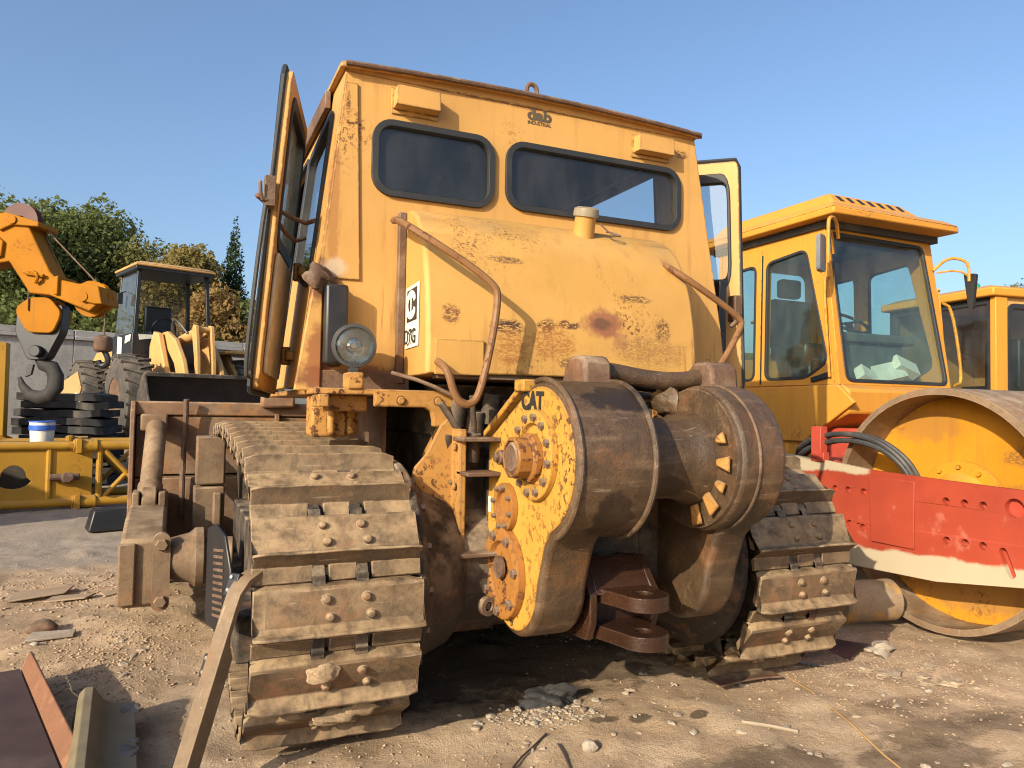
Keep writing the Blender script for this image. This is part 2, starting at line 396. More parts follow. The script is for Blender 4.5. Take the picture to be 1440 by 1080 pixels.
M['disc'] = worn_paint('drum_disc_paint', (.55, .235, .014), rust=.3, chip=40, edge=.4, dust=.15, grime=.5, fade=.8, spots=[((2.67, .20, .72), (.3, .22, .12), .7, (.20, .09, .03)), ((2.67, .45, .22), (.3, .5, .16), .6, (.24, .13, .05)), ((2.67, .75, 1.15), (.3, .3, .12), .45, (.22, .11, .04)), ((2.67, .1, 1.0), (.3, .2, .08), -.8, (.15, .07, .03))])
M['drum'] = steel('drum_bare_steel', (.15, .092, .05), (.23, .15, .085), 8, dust=.25, scratch=.5, rough=.6, rustc=(.22, .10, .045), bump=.4)
M['crane'] = worn_paint('crane_orange_paint', (.36, .138, .006), rust=.2, chip=40, edge=.35, dust=.0, grime=.45, rough=.6, spec=.12)
M['mast'] = worn_paint('mast_yellow_paint', (.42, .215, .02), rust=.25, chip=26, edge=.4, dust=.25, grime=.25)
M['loader'] = worn_paint('loader_pale_yellow_paint', (.52, .295, .10), rust=.2, chip=26, edge=.3, dust=.25, grime=.2)
M['tyre'] = steel('tyre_dusty_rubber', (.03, .028, .026), (.07, .06, .05), 8, dust=.5, dustc=(.15, .115, .08), rough=.9, scratch=0, bump=.5)
M['shade_steel'] = steel('bucket_dark_steel', (.03, .024, .02), (.06, .045, .034), 7, dust=.25, rough=.75, bump=.3)
M['concrete'] = steel('wall_render', (.26, .25, .235), (.34, .325, .30), 2.2, rough=.9, scratch=0, bump=.3, rustc=(.22, .21, .19))
M['hose'] = plain('hydraulic_hose', (.05, .048, .045), .45, var=.4)

def red_plate_mat():
    n = NT('red_primer_over_white_filler')
    x = n.t.nodes.new('ShaderNodeSeparateXYZ'); n.t.links.new(n.tc, x.inputs[0])
    wob = n.math('MULTIPLY', n.math('SUBTRACT', n.noise(5, 6, .6), .5), .10)
    # primer covers a band; filler below it and in patches along the top edge
    lim = n.math('MULTIPLY_ADD', x.outputs[1], -.04); 
    n.t.nodes[-1].inputs[2].default_value = .455
    lo = n.ramp(n.math('SUBTRACT', n.math('ADD', x.outputs[2], wob), lim), -.01, .012)
    top = n.math('MULTIPLY', n.ramp(x.outputs[1], .80, .84), n.ramp(n.math('ADD', x.outputs[2], wob), .835, .855))
    red = n.mixc(n.ramp(n.noise(2.5, 5), .3, .7), (.33, .046, .018), (.26, .034, .014))
    red = n.mixc(n.math('MULTIPLY', n.ramp(n.noise(9, 6), .58, .72), .25), red, (.55, .28, .2))
    wh = n.mixc(n.noise(4, 5), (.44, .355, .235), (.37, .29, .185))
    c = n.mixc(n.math('MULTIPLY', lo, n.math('SUBTRACT', 1.0, top)), wh, red)
    return n.done(c, .6, 0, n.bump(n.noise(30, 4), .15, .003))
M['red'] = red_plate_mat()
M['redplain'] = plain('red_primer', (.42, .055, .028), .55, var=.2)

# ------------------------------------------------------------------ ground, sky-side setting
def vnoise(x, y, seed):
    xi = np.floor(x).astype(int); yi = np.floor(y).astype(int); xf = x-xi; yf = y-yi
    def h(a, b):
        n = (a*374761393 + b*668265263 + seed*974634) & 0x7fffffff
        n = ((n ^ (n >> 13))*1274126177) & 0x7fffffff
        return ((n ^ (n >> 16)) & 0xffff)/65535.
    u = xf*xf*(3-2*xf); v = yf*yf*(3-2*yf)
    return (h(xi, yi)*(1-u)+h(xi+1, yi)*u)*(1-v)+(h(xi, yi+1)*(1-u)+h(xi+1, yi+1)*u)*v
def relief(x, y):
    x = np.asarray(x, float); y = np.asarray(y, float)
    z = .050*(vnoise(x*.8, y*.8, 1)-.55)+.026*(vnoise(x*2.9, y*2.9, 2)-.5)+.016*(vnoise(x*8, y*8, 3)-.5)+.010*(vnoise(x*21, y*21, 4)-.5)
    # churned dirt ridges left in front of the tracks
    z += .020*np.maximum(0, vnoise(x*4.2, y*4.2, 9)-.62)/.38
    d = np.hypot(x+.5, y-1)
    t = np.clip((y-8.8)/3.4, 0, 1)
    return z*np.clip(1.4-d/30, 0, 1) - .008 + .5*t*t*(3-2*t)
def axis_lines(lo, hi, c0, c1, step):
    mid = list(np.arange(c0, c1, step)); a = []; s = step; p = c0
    while p > lo: s *= 1.22; p -= s; a.append(max(p, lo))
    b = []; s = step; p = mid[-1]
    while p < hi: s *= 1.22; p += s; b.append(min(p, hi))
    return np.array(a[::-1]+mid+b)
gx = axis_lines(-600, 600, -3.3, 4.2, .03); gy = axis_lines(-120, 900, -1.4, 5.0, .03)
X, Y = np.meshgrid(gx, gy); Zg = relief(X, Y)
nx, ny = len(gx), len(gy)
vv = np.stack([X.ravel(), Y.ravel(), Zg.ravel()], 1)
ii = (np.arange(ny-1)[:, None]*nx+np.arange(nx-1)[None]).ravel()
ff = np.stack([ii, ii+1, ii+nx+1, ii+nx], 1)
me = bpy.data.meshes.new('ground')
me.vertices.add(len(vv)); me.vertices.foreach_set('co', vv.ravel())
me.loops.add(ff.size); me.loops.foreach_set('vertex_index', ff.ravel())
me.polygons.add(len(ff)); me.polygons.foreach_set('loop_start', np.arange(0, ff.size, 4)); me.update()
me.polygons.foreach_set('use_smooth', np.ones(len(ff), bool))
def ground_mat():
    n = NT('compacted_dirt')
    a = n.noise(.55, 7, .6); b = n.noise(3.2, 8, .68, dist=.6); f = n.noise(28, 8, .7); g = n.noise(120, 4, .7)
    c = n.mixc(n.ramp(a, .35, .65), (.42, .287, .170), (.32, .218, .132))
    c = n.mixc(n.ramp(b, .42, .62), c, (.475, .34, .215))
    c = n.mixc(n.math('MULTIPLY', n.ramp(f, .5, .72), .5), c, (.17, .112, .068))
    c = n.mixc(n.math('MULTIPLY', n.ramp(g, .58, .70), .5), c, (.47, .36, .24))
    # old oil stains in the yard; the first paints in shade under the bulldozer
    wob = n.math('MULTIPLY', n.math('SUBTRACT', n.noise(5.5, 9, .74, dist=.4), .5), 2.6)
    for (cx, cy, rx, ry, k) in ((.0, 1.15, 1.2, .75, .75), (.42, -.42, .26, .16, .6), (.95, -.55, .35, .13, .55), (1.15, -.16, .30, .07, .35), (.19, .10, .05, .035, .9), (.05, .14, .07, .035, .8), (.42, .03, .04, .03, .9), (1.6, .58, .25, .14, .6), (-.35, .42, .3, .10, .5), (1.55, -.35, .25, .06, .4), (1.25, -.42, .5, .10, .45), (.75, -.72, .5, .12, .5), (.1, -.35, .5, .12, .35), (-.9, 2.9, .6, .4, .3), (-2.3, 2.5, .5, .2, .3)):
        d = n.math('ADD', n.spot((cx, cy, 0), rx, ry, 5), wob)
        c = n.mixc(n.math('MULTIPLY', n.math('SUBTRACT', 1.0, n.ramp(d, .72, 1.05)), k), c, (.085, .058, .036))
    # grey concrete apron further back
    x = n.t.nodes.new('ShaderNodeSeparateXYZ'); n.t.links.new(n.tc, x.inputs[0])
    ap = n.ramp(n.math('ADD', x.outputs[1], n.math('MULTIPLY', n.noise(1.5, 6), .7)), 4.25, 4.6)
    c = n.mixc(n.math('MULTIPLY', ap, .6), c, (.27, .235, .195))
    h = n.math('ADD', n.math('MULTIPLY', f, .8), n.math('MULTIPLY', g, .5))
    nb = n.bump(h, .75, .02); nb = n.bump(n.ramp(n.voro(7, 'DISTANCE_TO_EDGE'), 0, .05), .0, .01, nb)
    return n.done(c, .92, 0, nb, .2)
me.materials.append(ground_mat())
go = bpy.data.objects.new('ground', me); COL.objects.link(go); go['kind'] = 'structure'; go['label'] = 'bare compacted tan dirt of the machinery yard with dark oil stains and shade painted in under the bulldozer'

def gz(x, y): return float(relief(np.array([x]), np.array([y]))[0])

# ------------------------------------------------------------------ the bulldozer
dz = thing('bulldozer', 'big weathered yellow crawler bulldozer with closed cab and rear winch, nearest machine in the yard', 'bulldozer')

# --- tracks
RP, SC, IC, ZI = .415, (.5, .505), (2.95, .535), .43     # chain radius, sprocket centre, idler centre
def chain_path():
    pts = []
    top = [(SC[0], SC[1]+RP), (1.1, SC[1]+RP+.035), (1.75, SC[1]+RP+.075), (2.4, SC[1]+RP+.07), (IC[0], IC[1]+ZI)]
    # start at the top of the idler, run back over the carrier rollers, round the sprocket, forward along the ground, up the idler
    for (a, b) in zip(top[::-1][:-1], top[::-1][1:]):
        for i in range(12): t = i/12; pts.append((a[0]+(b[0]-a[0])*t, a[1]+(b[1]-a[1])*t))
    for i in range(40):
        a = R(90+180*i/40); pts.append((SC[0]+RP*math.cos(a), SC[1]+RP*math.sin(a)))
    for i in range(20):
        t = i/20; pts.append((SC[0]+(IC[0]-SC[0])*t, SC[1]-RP+(IC[1]-ZI-SC[1]+RP)*t))
    for i in range(40):
        a = R(-90+180*i/40); pts.append((IC[0]+ZI*math.cos(a), IC[1]+ZI*math.sin(a)))
    return pts
CP = chain_path(); CL = [0]
for i in range(len(CP)):
    a, b = CP[i], CP[(i+1) % len(CP)]; CL.append(CL[-1]+math.hypot(b[0]-a[0], b[1]-a[1]))
PER = CL[-1]; NSH = 36; PITCH = PER/NSH
def on_chain(s):
    s %= PER
    for i in range(len(CP)):
        if CL[i+1] >= s:
            a, b = CP[i], CP[(i+1) % len(CP)]; t = (s-CL[i])/(CL[i+1]-CL[i])
            return Vector((a[0]+(b[0]-a[0])*t, a[1]+(b[1]-a[1])*t)), i
def s_at_angle(deg):                                     # chain length where the rear wrap is deg above the horizontal
    base = CL[48]; return base+(90-deg)/180*(CL[88]-CL[48])

def shoe_mesh(seed):
    """local: x across the track, y along the chain (direction of travel down the rear), z outward"""
    r = random.Random(seed); b = MB(); W = .272; P = PITCH
    def wear(x, k): return .0011*math.sin(x*23+seed*1.7+k)+.0009*math.sin(x*61+seed+k*2)
    # cross-section: leading lip, face, grouser, trailing lip
    prof = [(-.52, .012), (-.49, .034), (-.44, .040), (.08, .036), (.135, .052), (.170, .082), (.212, .083), (.240, .048), (.30, .020)]
    N = 14
    vs = []; fs = []
    for i in range(N+1):
        x = -W+2*W*i/N
        e = .012 if i in (0, N) else 0
        for k, (t, z) in enumerate(prof):
            zz = z+wear(x, k)*(1.3 if 4 <= k <= 7 else .5)
            if i in (0, N) and 4 <= k <= 7: zz -= .012
            vs.append((x, t*P+(e if k == 0 else 0)+wear(x, k+9)*.6, zz))
        for k, (t, z) in enumerate(prof[::-1]):
            vs.append((x, t*P+(e if k == len(prof)-1 else 0), max(z-.03, -.012) if 3 < k else z-.026))
    m = 2*len(prof)
    for i in range(N):
        for k in range(m): fs.append((i*m+k, i*m+(k+1) % m, (i+1)*m+(k+1) % m, (i+1)*m+k))
    fs += [tuple(range(m-1, -1, -1)), tuple(N*m+k for k in range(m))]
    b.add(vs, fs)
    # trailing lip, cut out round the chain links
    for x0, x1 in ((-W, -.085), (-.035, .055), (.105, W)):
        b.add([(x0, .29*P, .022), (x1, .29*P, .022), (x1, .52*P, .004), (x0, .52*P, .004), (x0, .29*P, -.004), (x1, .29*P, -.004), (x1, .52*P, -.014), (x0, .52*P, -.014)],
              [(0,1,2,3), (7,6,5,4), (0,4,5,1), (1,5,6,2), (2,6,7,3), (3,7,4,0)])
    for x in (-.052, .078):
        for t in (-.30, -.03):
            rr = .0150*r.uniform(.9, 1.1)
            b.lathe([(rr, -.01), (rr, .010), (rr*.75, .017), (0, .019)], (x+r.uniform(-.003, .003)+(.016 if t > -.1 else 0), t*P, .036), (0, 0, 1), 8)
    return b
protos = []
for k in range(4):
    o = shoe_mesh(k).build('track_shoe', M['shoe'], None, bevel=.004, smooth=30)
    protos.append(o.data); bevel_proto = o; o.hide_render = False; COL.objects.unlink(o); bpy.data.objects.remove(o)
def shoe_obj(me, parent, mat4):
    o = bpy.data.objects.new('track_shoe', me); COL.objects.link(o); o.parent = parent; o.matrix_local = mat4
    bv = o.modifiers.new('bevel', 'BEVEL'); bv.width = .004; bv.segments = 2; bv.limit_method = 'ANGLE'; bv.angle_limit = R(40)
    return o
for sx, phase_deg in ((-1, 17.0), (1, 5.0)):
    cx = .99*sx
    b = MB()
    s0 = s_at_angle(phase_deg)
    # link bars
    for k in range(NSH):
        pA, _ = on_chain(s0+k*PITCH-.03); pB, _ = on_chain(s0+(k+1)*PITCH+.03)
        d = (pB-pA); a = math.atan2(d.y, d.x)
        MM = Matrix.Translation((0, (pA.x+pB.x)/2, (pA.y+pB.y)/2)) @ Matrix.Rotation(a, 4, 'X')
        L = d.length/2
        for xo in (-.07, .07):
            b.box(cx+xo-.02, cx+xo+.02, -L, L, -.055, .03, MM)
        b.cyl((cx-.10, pA.x, pA.y), (cx+.10, pA.x, pA.y), .03, n=8)
    chain = b.build('track_chain', M['under'], dz)
    for k in range(NSH):
        # shoe spans from joint k to k+1; 'down the rear' is increasing s
        pA, _ = on_chain(s0+k*PITCH); pB, _ = on_chain(s0+(k+1)*PITCH)
        t = (pB-pA).normalized(); c = (pA+pB)/2
        nrm = Vector((t.y, -t.x))                      # outward when going round counter-clockwise from above the rear
        if (c-Vector((1.7, .52))).dot(nrm) < 0: nrm = -nrm
        rot = Matrix(((sx*0+1, 0, 0), (0, t.x, nrm.x), (0, t.y, nrm.y))).to_4x4()
        jit = Matrix.Rotation(rng.uniform(-.012, .012), 4, 'X') @ Matrix.Rotation(rng.uniform(-.006, .006), 4, 'Y')
        mt = Matrix.Translation((cx+rng.uniform(-.004, .004), c.x+nrm.x*.03, c.y+nrm.y*.03)) @ rot @ jit
        shoe_obj(protos[(k*7+(sx > 0)*3) % 4], chain, mt)
    # sprocket
    b = MB(); n = 26; prof = []
    for i in range(n*2):
        a = 2*PI*i/(n*2); prof.append((SC[0]+(RP-.0 if i % 2 else RP-.06)*math.cos(a), SC[1]+(RP if i % 2 else RP-.06)*math.sin(a)))
    b.prism(prof, 'x', cx-.04, cx+.04)
    b.lathe([(.30, 0), (.30, .03), (.22, .09), (.12, .12), (0, .12)], (cx-sx*.05, *SC), (-sx, 0, 0), 24)
    spk = b.build('sprocket', M['under'], dz, bevel=.004)
    # track frame, rollers, idler
    b = MB()
    b.box(cx-.16, cx+.16, .95, 2.55, .34, .62); b.box(cx-.12, cx+.12, 2.5, 2.95, .42, .58); b.box(cx-.24, cx+.24, 1.0, 2.5, .10, .30)
    b.build('track_frame', M['under'], dz, bevel=.01)
    b = MB(); b.lathe([(.06, -.10), (.33, -.10), (.33, -.05), (.36, -.045), (.36, .045), (.33, .05), (.33, .10), (.06, .10)], (cx, *IC), (1, 0, 0), 28)
    b.build('idler', M['under'], dz)
    for yy in (1.2, 1.6, 2.0, 2.4):
        b = MB(); b.lathe([(.11, -.13), (.11, -.05), (.08, -.045), (.08, .045), (.11, .05), (.11, .13)], (cx, yy, .19), (1, 0, 0), 14); b.build('track_roller', M['under'], dz)
    b = MB(); b.lathe([(.09, -.12), (.09, .12)], (cx, 1.75, .80), (1, 0, 0), 14); b.box(cx-.03, cx+.03, 1.7, 1.8, .6, .8); b.build('carrier_roller', M['under'], dz)
    # rock guard along the outside of the chain
    b = MB(); b.box(cx-sx*.13, cx-sx*.15, .9, 2.6, .25, .66); b.build('rock_guard', M['under'], dz)
    # final drive housing, a dished disc inboard of the track
    b = MB(); b.lathe([(.43, 0), (.43, .03), (.40, .05), (.34, .10), (.30, .20), (.26, .24), (.26, .40)], (cx-sx*.27, .52, .56), (-sx, 0, 0), 36)
    fd = b.build('final_drive', M['under'], dz, bevel=.006)
    for i in range(16):
        a = 2*PI*i/16; bolt((cx-sx*.31, .52+.385*math.cos(a), .56+.385*math.sin(a)), (-sx, 0, 0), .018, .025, M['under'], fd)
# dried mud packed on the lowest shoes of the left track
def lump(name, c, r, mat, parent, seed, flat=(1, 1, 1), sub=3, rough=.35):
    bm = bmesh.new(); bmesh.ops.create_icosphere(bm, subdivisions=sub, radius=1)
    rr = random.Random(seed); ph = [rr.uniform(0, 6) for _ in range(9)]
    for v in bm.verts:
        p = v.co
        k = 1+rough*(math.sin(p.x*3.1+ph[0])*math.sin(p.y*2.7+ph[1])+.6*math.sin(p.z*5+ph[2]+p.x*4)+.4*math.sin(p.y*9+ph[3])*math.sin(p.x*8+ph[4])+.25*math.sin(p.z*17+ph[5])*math.sin(p.x*15+ph[6]))*.7
        v.co = Vector((p.x*flat[0], p.y*flat[1], p.z*flat[2]))*r*k+Vector(c)
    me = bpy.data.meshes.new(name); bm.to_mesh(me); bm.free(); me.materials.append(mat)
    for p in me.polygons: p.use_smooth = True
    me.set_sharp_from_angle(angle=R(40))
    o = bpy.data.objects.new(name, me); COL.objects.link(o); o.parent = parent; return o
M['mud'] = steel('dried_mud', (.26, .175, .10), (.34, .235, .135), 14, scratch=0, rough=.95, bump=1)
lump('mud_clod', (-1.045, .036, .355), .040, M['mud'], dz, 3, (1.2, .35, .7))
lump('mud_clod', (-.99, .130, .175), .055, M['mud'], dz, 4, (1.3, .4, .4)); lump('mud_clod', (-.90, .125, .20), .05, M['mud'], dz, 5, (1.2, .4, .5))

# --- main case and body under the cab
b = MB(); b.box(-.48, .48, .42, 2.4, .42, 1.10); b.box(-.36, .36, .20, .45, .50, 1.02); b.box(-.4, .4, .5, 3.0, .30, .50)
b.build('rear_case', M['under'], dz, bevel=.02)
b = MB(); b.box(-.50, .50, .62, 2.3, 1.08, 1.30); b.build('floor_plate', M['under'], dz, bevel=.01)
b = MB(); b.box(-.42, .42, 2.3, 3.0, .55, 1.55); b.build('engine_hood', M['chassis'], dz, bevel=.03)
# control linkages seen in the gap under the tank
b = MB()
for (x, y, z, s_) in ((-.48, .42, 1.18, .05), (-.40, .45, 1.12, .07), (-.44, .36, 1.05, .055), (-.33, .44, 1.2, .06), (-.25, .48, 1.16, .08), (-.52, .44, 1.05, .05)):
    b.cyl((x, y, z-s_), (x+.01, y-.02, z+s_), s_*.7, s_*.55, n=12)
b.tube([(-.55, .4, 1.22), (-.4, .38, 1.0), (-.3, .5, 1.1)], .014, 8, 2); b.tube([(-.45, .32, 1.25), (-.42, .35, 1.05), (-.5, .4, .9)], .012, 8, 2)
b.build('control_valve', M['under'], dz, bevel=.003)
for (x0, z) in ((-.52, 1.075), (-.50, .945), (-.52, .645)):
    b = MB(); b.box(x0, x0+.20, .22, .34, z, z+.016); b.build('mounting_lug', M['rust'], dz, bevel=.004)
# left fender deck: folded plate over the track
for sx in (-1, 1):
    b = MB()
    xa, xb = sorted((sx*1.02, sx*.49))
    b.box(xa, xb, .47, 2.3, 1.245, 1.268)
    b.build('fender_deck', M['chassis'], dz, bevel=.004)
    # front lip with a deep flange and a rounded cut-out
    out = [(xa, 1.262), (xb, 1.262)] if sx < 0 else [(xb, 1.262), (xa, 1.262)]
    lip = [(sx*.80, 1.266), (sx*.80, 1.20), (sx*.73, 1.20), (sx*.60, 1.20), (sx*.575, 1.185), (sx*.565, 1.15), (sx*.565, 1.125), (sx*.46, 1.125), (sx*.46, 1.266)]
    b = MB(); b.prism(lip, 'y', .43, .47); b.box(min(sx*1.01, sx*.97), max(sx*1.01, sx*.97), .45, .60, 1.195, 1.244); b.box(min(sx*.97, sx*.80), max(sx*.97, sx*.80), .56, .58, 1.18, 1.244)
    for x in (sx*.70, sx*.55): b.cyl((x, .435, 1.225), (x, .418, 1.225), .016, n=8)
    b.build('fender_flange', M['chassis'], dz, bevel=.005)
    b = MB(); b.box(min(sx*1.0, sx*.86), max(sx*1.0, sx*.86), .66, .80, 1.075, 1.243); b.box(min(sx*.94, sx*.91), max(sx*.94, sx*.91), .63, .662, 1.085, 1.23); b.cyl((sx*.86, .73, 1.08), (sx*.86, .73, 1.24), .06, n=16); b.build('fender_support', M['chassis'], dz, bevel=.012)
    b = MB(); b.prism([(.30, 1.12), (.30, .62), (.50, .50), (.78, .70), (.78, 1.0), (.60, 1.12)], 'x', sx*.475, sx*.50)
    for (yy, zz) in ((.34, 1.05), (.34, .9), (.36, .75), (.5, 1.08)): b.cyl((sx*.505, yy, zz), (sx*.515, yy, zz), .016, n=8)
    b.build('side_plate', M['chassis'], dz, bevel=.004)
    b = MB(); b.prism([(.80, 1.24), (.80, .85), (1.6, .85), (1.6, 1.24)], 'x', sx*.66, sx*.69); b.build('inner_skirt', M['rust'], dz)
    b = MB(); b.prism([(sx*x, z) for x, z in ((.472, 1.20), (.472, .72), (.55, .80), (.66, .92), (.645, .97), (.60, 1.02), (.545, 1.13))], 'y', .40, .425); b.build('gusset_plate', M['chassis'], dz, bevel=.005)

# --- fuel tank: rounded box behind the cab
tp = [(.69, 2.03), (.62, 2.025), (.55, 2.00), (.48, 1.955), (.42, 1.89), (.365, 1.80), (.33, 1.70), (.305, 1.58), (.29, 1.45), (.285, 1.33), (.69, 1.33)]
b = MB(); n = len(tp); vs = []
XS = [(-.625, -.012), (-.612, .0), (-.3, .004), (0, .006), (.3, .004), (.588, .0), (.60, -.012)]
for x, dd in XS:
    for (y, z) in tp:
        sq = (.69-y)/.4
        vs.append((x + (-.022*sq if x < -.6 else .0), y-dd*sq*1.2, z+dd*.5))
fs = []
for i in range(len(XS)-1):
    for k in range(n): fs.append((i*n+k, i*n+(k+1) % n, (i+1)*n+(k+1) % n, (i+1)*n+k))
fs += [tuple(range(n)), tuple(reversed(range((len(XS)-1)*n, len(XS)*n)))]
b.add(vs, fs)
tank = b.build('fuel_tank', M['tank'], dz, bevel=.006, smooth=28)
b = MB(); b.box(-.615, -.42, .275, .29, 1.325, 1.46); b.build('patch_plate', M['tank'], tank, bevel=.003)
b = MB(); b.box(-.60, .58, .30, .36, 1.312, 1.332); b.build('tank_sill', M['rust'], tank, bevel=.003)
b = MB(); b.lathe([(.05, -.08), (.047, .08), (.050, .085), (.052, .095), (.050, .105), (0, .108)], (.145, .52, 1.985), (.0, -.25, 1), 20)
cap = b.build('filler_neck', M['tank'], tank)
b = MB(); b.lathe([(.056, .078), (.057, .095), (.055, .112), (.04, .120), (0, .121)], (.145, .52, 1.985), (.0, -.25, 1), 20); b.build('filler_cap', M['alloy'], cap)
b = MB(); b.tube([(.20, .47, 2.03), (.235, .45, 1.99), (.27, .44, 1.975), (.30, .45, 1.98), (.28, .47, 1.995), (.24, .48, 2.0)], .004, 6, 1); b.build('cap_chain', M['rust'], cap)
# sticker on the left end of the tank
def on_end(u, v, d=0):       # u 0..1 along y rearward, v height
    y = .62-.22*u; sq = (.69-y)/.4; return Vector((-.625-.022*sq-.004-d, y, v))
ML = Matrix(((0, 0, -1, 0), (-1, 0, 0, 0), (0, 1, 0, 0), (0, 0, 0, 1)))       # text facing -x
def endm(y, z, d): sq = (.69-y)/.4; return Matrix.Translation((-.625-.022*sq-d, y, z)) @ ML
b = MB(); b.slab([on_end(0, 1.44), on_end(1, 1.44), on_end(1, 1.69), on_end(0, 1.69)], (-.002, 0, 0)); stk = b.build('sticker', M['white'], tank)
b = MB(); b.slab([on_end(.12, 1.545, .003), on_end(.88, 1.545, .003), on_end(.88, 1.675, .003), on_end(.12, 1.675, .003)], (-.001, 0, 0)); b.build('sticker_square', M['ink'], stk)
# ring and bar of the emblem in white on the black square
b = MB()
yc, zc = .508, 1.61
o1 = [(yc+.072*math.cos(a), zc+.058*math.sin(a)) for a in [R(200+i*320/24) for i in range(25)]]
i1 = [(yc+.040*math.cos(a), zc+.030*math.sin(a)) for a in [R(200+i*320/24) for i in range(25)]]
for k in range(24):
    q = [o1[k], o1[k+1], i1[k+1], i1[k]]
    b.slab([(-.641-.0045, y, z) for y, z in q], (-.0008, 0, 0))
b.slab([(-.6455, yc-.006, zc-.028), (-.6455, yc+.006, zc-.028), (-.6455, yc+.006, zc+.058), (-.6455, yc-.006, zc+.058)], (-.0016, 0, 0))
b.build('emblem', M['white'], stk)
text_mesh('model_code', 'D7G', .082, M['ink'], stk, endm(.51, 1.480, .013), .0008, .001, .95)

# --- grab rails
def rail(pts, parent):
    b = MB(); b.tube(pts, .0145, 10, 3); return b.build('grab_rail', M['rail'], parent)
rl = rail([(-.70, .60, 1.965), (-.765, .27, 1.885), (-.43, .17, 1.675), (-.405, .17, 1.60), (-.475, .165, 1.25), (-.525, .165, 1.205), (-.575, .165, 1.235), (-.605, .165, 1.34), (-.615, .25, 1.37)], dz)
rail([(.50, .50, 1.90), (.50, .33, 1.83), (.83, .28, 1.635), (.84, .28, 1.59), (.70, .30, 1.36), (.70, .42, 1.33)], dz)
b = MB(); b.tube([(-.72, .50, 1.335), (-.62, .40, 1.30), (-.46, .36, 1.225)], .008, 8, 1); b.build('lever_rod', M['rust'], dz)

# --- cab shell, hollow
def rear_pt(u, v, d): return Vector((u, .69+d, v))
ztop = 2.60
def xl(z): return -.89-(2.60-z)*.112
def xr(z): return .88+(2.60-z)*.185
rear_outer = [(xl(1.32), 1.32), (xr(1.40), 1.32), (xr(1.62), 1.62), (.88, ztop), (-.89, ztop)]
w1 = rrect(-.765, -.237, 2.10, 2.40, .075, 6); w2 = rrect(-.155, .778, 2.115, 2.405, .075, 6)
b = MB(); b.panel(rear_outer, [w1, w2], .035, rear_pt)
cab = b.build('cab', M['cab'], dz, bevel=.003)
for wp in (w1, w2):
    b = MB(); b.panel(inset(wp, -.013), [inset(wp, .014)], .03, lambda u, v, d: Vector((u, .672+d, v)))
    fr = b.build('window', M['rubber'], cab, bevel=.006, seg=3)
    b = MB(); b.panel(inset(wp, .012), [], .006, lambda u, v, d: Vector((u, .695+d, v))); b.build('pane', M['glass'], fr)
# raised corner panel with its seam
b = MB(); b.slab([(xl(2.54)+.005, .688, 2.54), (-.842, .688, 2.54), (-.815, .688, 1.72), (xl(1.72)+.01, .688, 1.72)], (0, -.008, 0)); b.build('corner_panel', M['cab'], cab, bevel=.003)
# roof with a rolled gutter, bowed a little
b = MB()
NX = 12; vs = []; fs = []
for j, y in enumerate((.655, .70, 2.36)):
    for i in range(NX+1):
        x = -.915+1.82*i/NX; k = 1-((x)/.92)**2
        vs.append((x, y, 2.600+.028*k-(.012 if j == 0 else 0))); 
for j in range(2):
    for i in range(NX): fs.append((j*(NX+1)+i, j*(NX+1)+i+1, (j+1)*(NX+1)+i+1, (j+1)*(NX+1)+i))
k0 = len(vs); vs += [(x, y, z+.022) for x, y, z in vs]; fs += [tuple(i+k0 for i in reversed(f)) for f in fs]
def ring(idx): return [(idx[i], idx[(i+1) % len(idx)], idx[(i+1) % len(idx)]+k0, idx[i]+k0) for i in range(len(idx))]
per = list(range(NX+1))+[(NX+1)*1+NX, (NX+1)*2+NX]+list(range((NX+1)*3-2, (NX+1)*2-1, -1))+[NX+1]
fs += ring(per); b.add(vs, fs)
roof = b.build('roof', M['cab'], cab, bevel=.004)
b = MB(); b.slab([(-.89, .686, 2.585), (.88, .686, 2.585), (.88, .686, 2.606), (.45, .686, 2.624), (0, .686, 2.632), (-.45, .686, 2.624), (-.89, .686, 2.606)], (0, .03, 0)); b.build('roof_filler', M['cab'], roof)
b = MB(); b.tube([(-.90, .648, 2.604), (-.6, .648, 2.618), (-.2, .648, 2.629), (.2, .648, 2.629), (.6, .648, 2.618), (.89, .648, 2.603)], .011, 8, 1); b.build('drip_rail', M['rust'], roof)
b = MB(); b.tube([(-.045, .74, 2.63), (-.045, .74, 2.70), (-.03, .74, 2.722), (-.005, .74, 2.722), (.01, .74, 2.70), (.01, .74, 2.63)], .011, 8, 1); b.build('lifting_eye', M['rust'], roof)
# side gutter
for sx in (-1, 1):
    b = MB(); b.box(min(sx*.93, sx*.905), max(sx*.93, sx*.905), .95, 2.3, 2.52, 2.60) ; b.build('side_gutter', M['rust'], roof, bevel=.004)
# two vent boxes
for (x0, x1, z0, z1) in ((-.70, -.49, 2.462, 2.555), (.50, .72, 2.462, 2.555)):
    b = MB(); b.slab([(x0, .688, z0-.02), (x1, .688, z0-.02), (x1, .688, z1), (x0, .688, z1)], (0, -.006, 0))
    b.slab([(x0+.008, .684, z0), (x1-.008, .684, z0), (x1-.012, .684, z1-.01), (x0+.012, .684, z1-.01)], (0, -.062, 0))
    b.build('vent_box', M['cab'], cab, bevel=.008, seg=3)
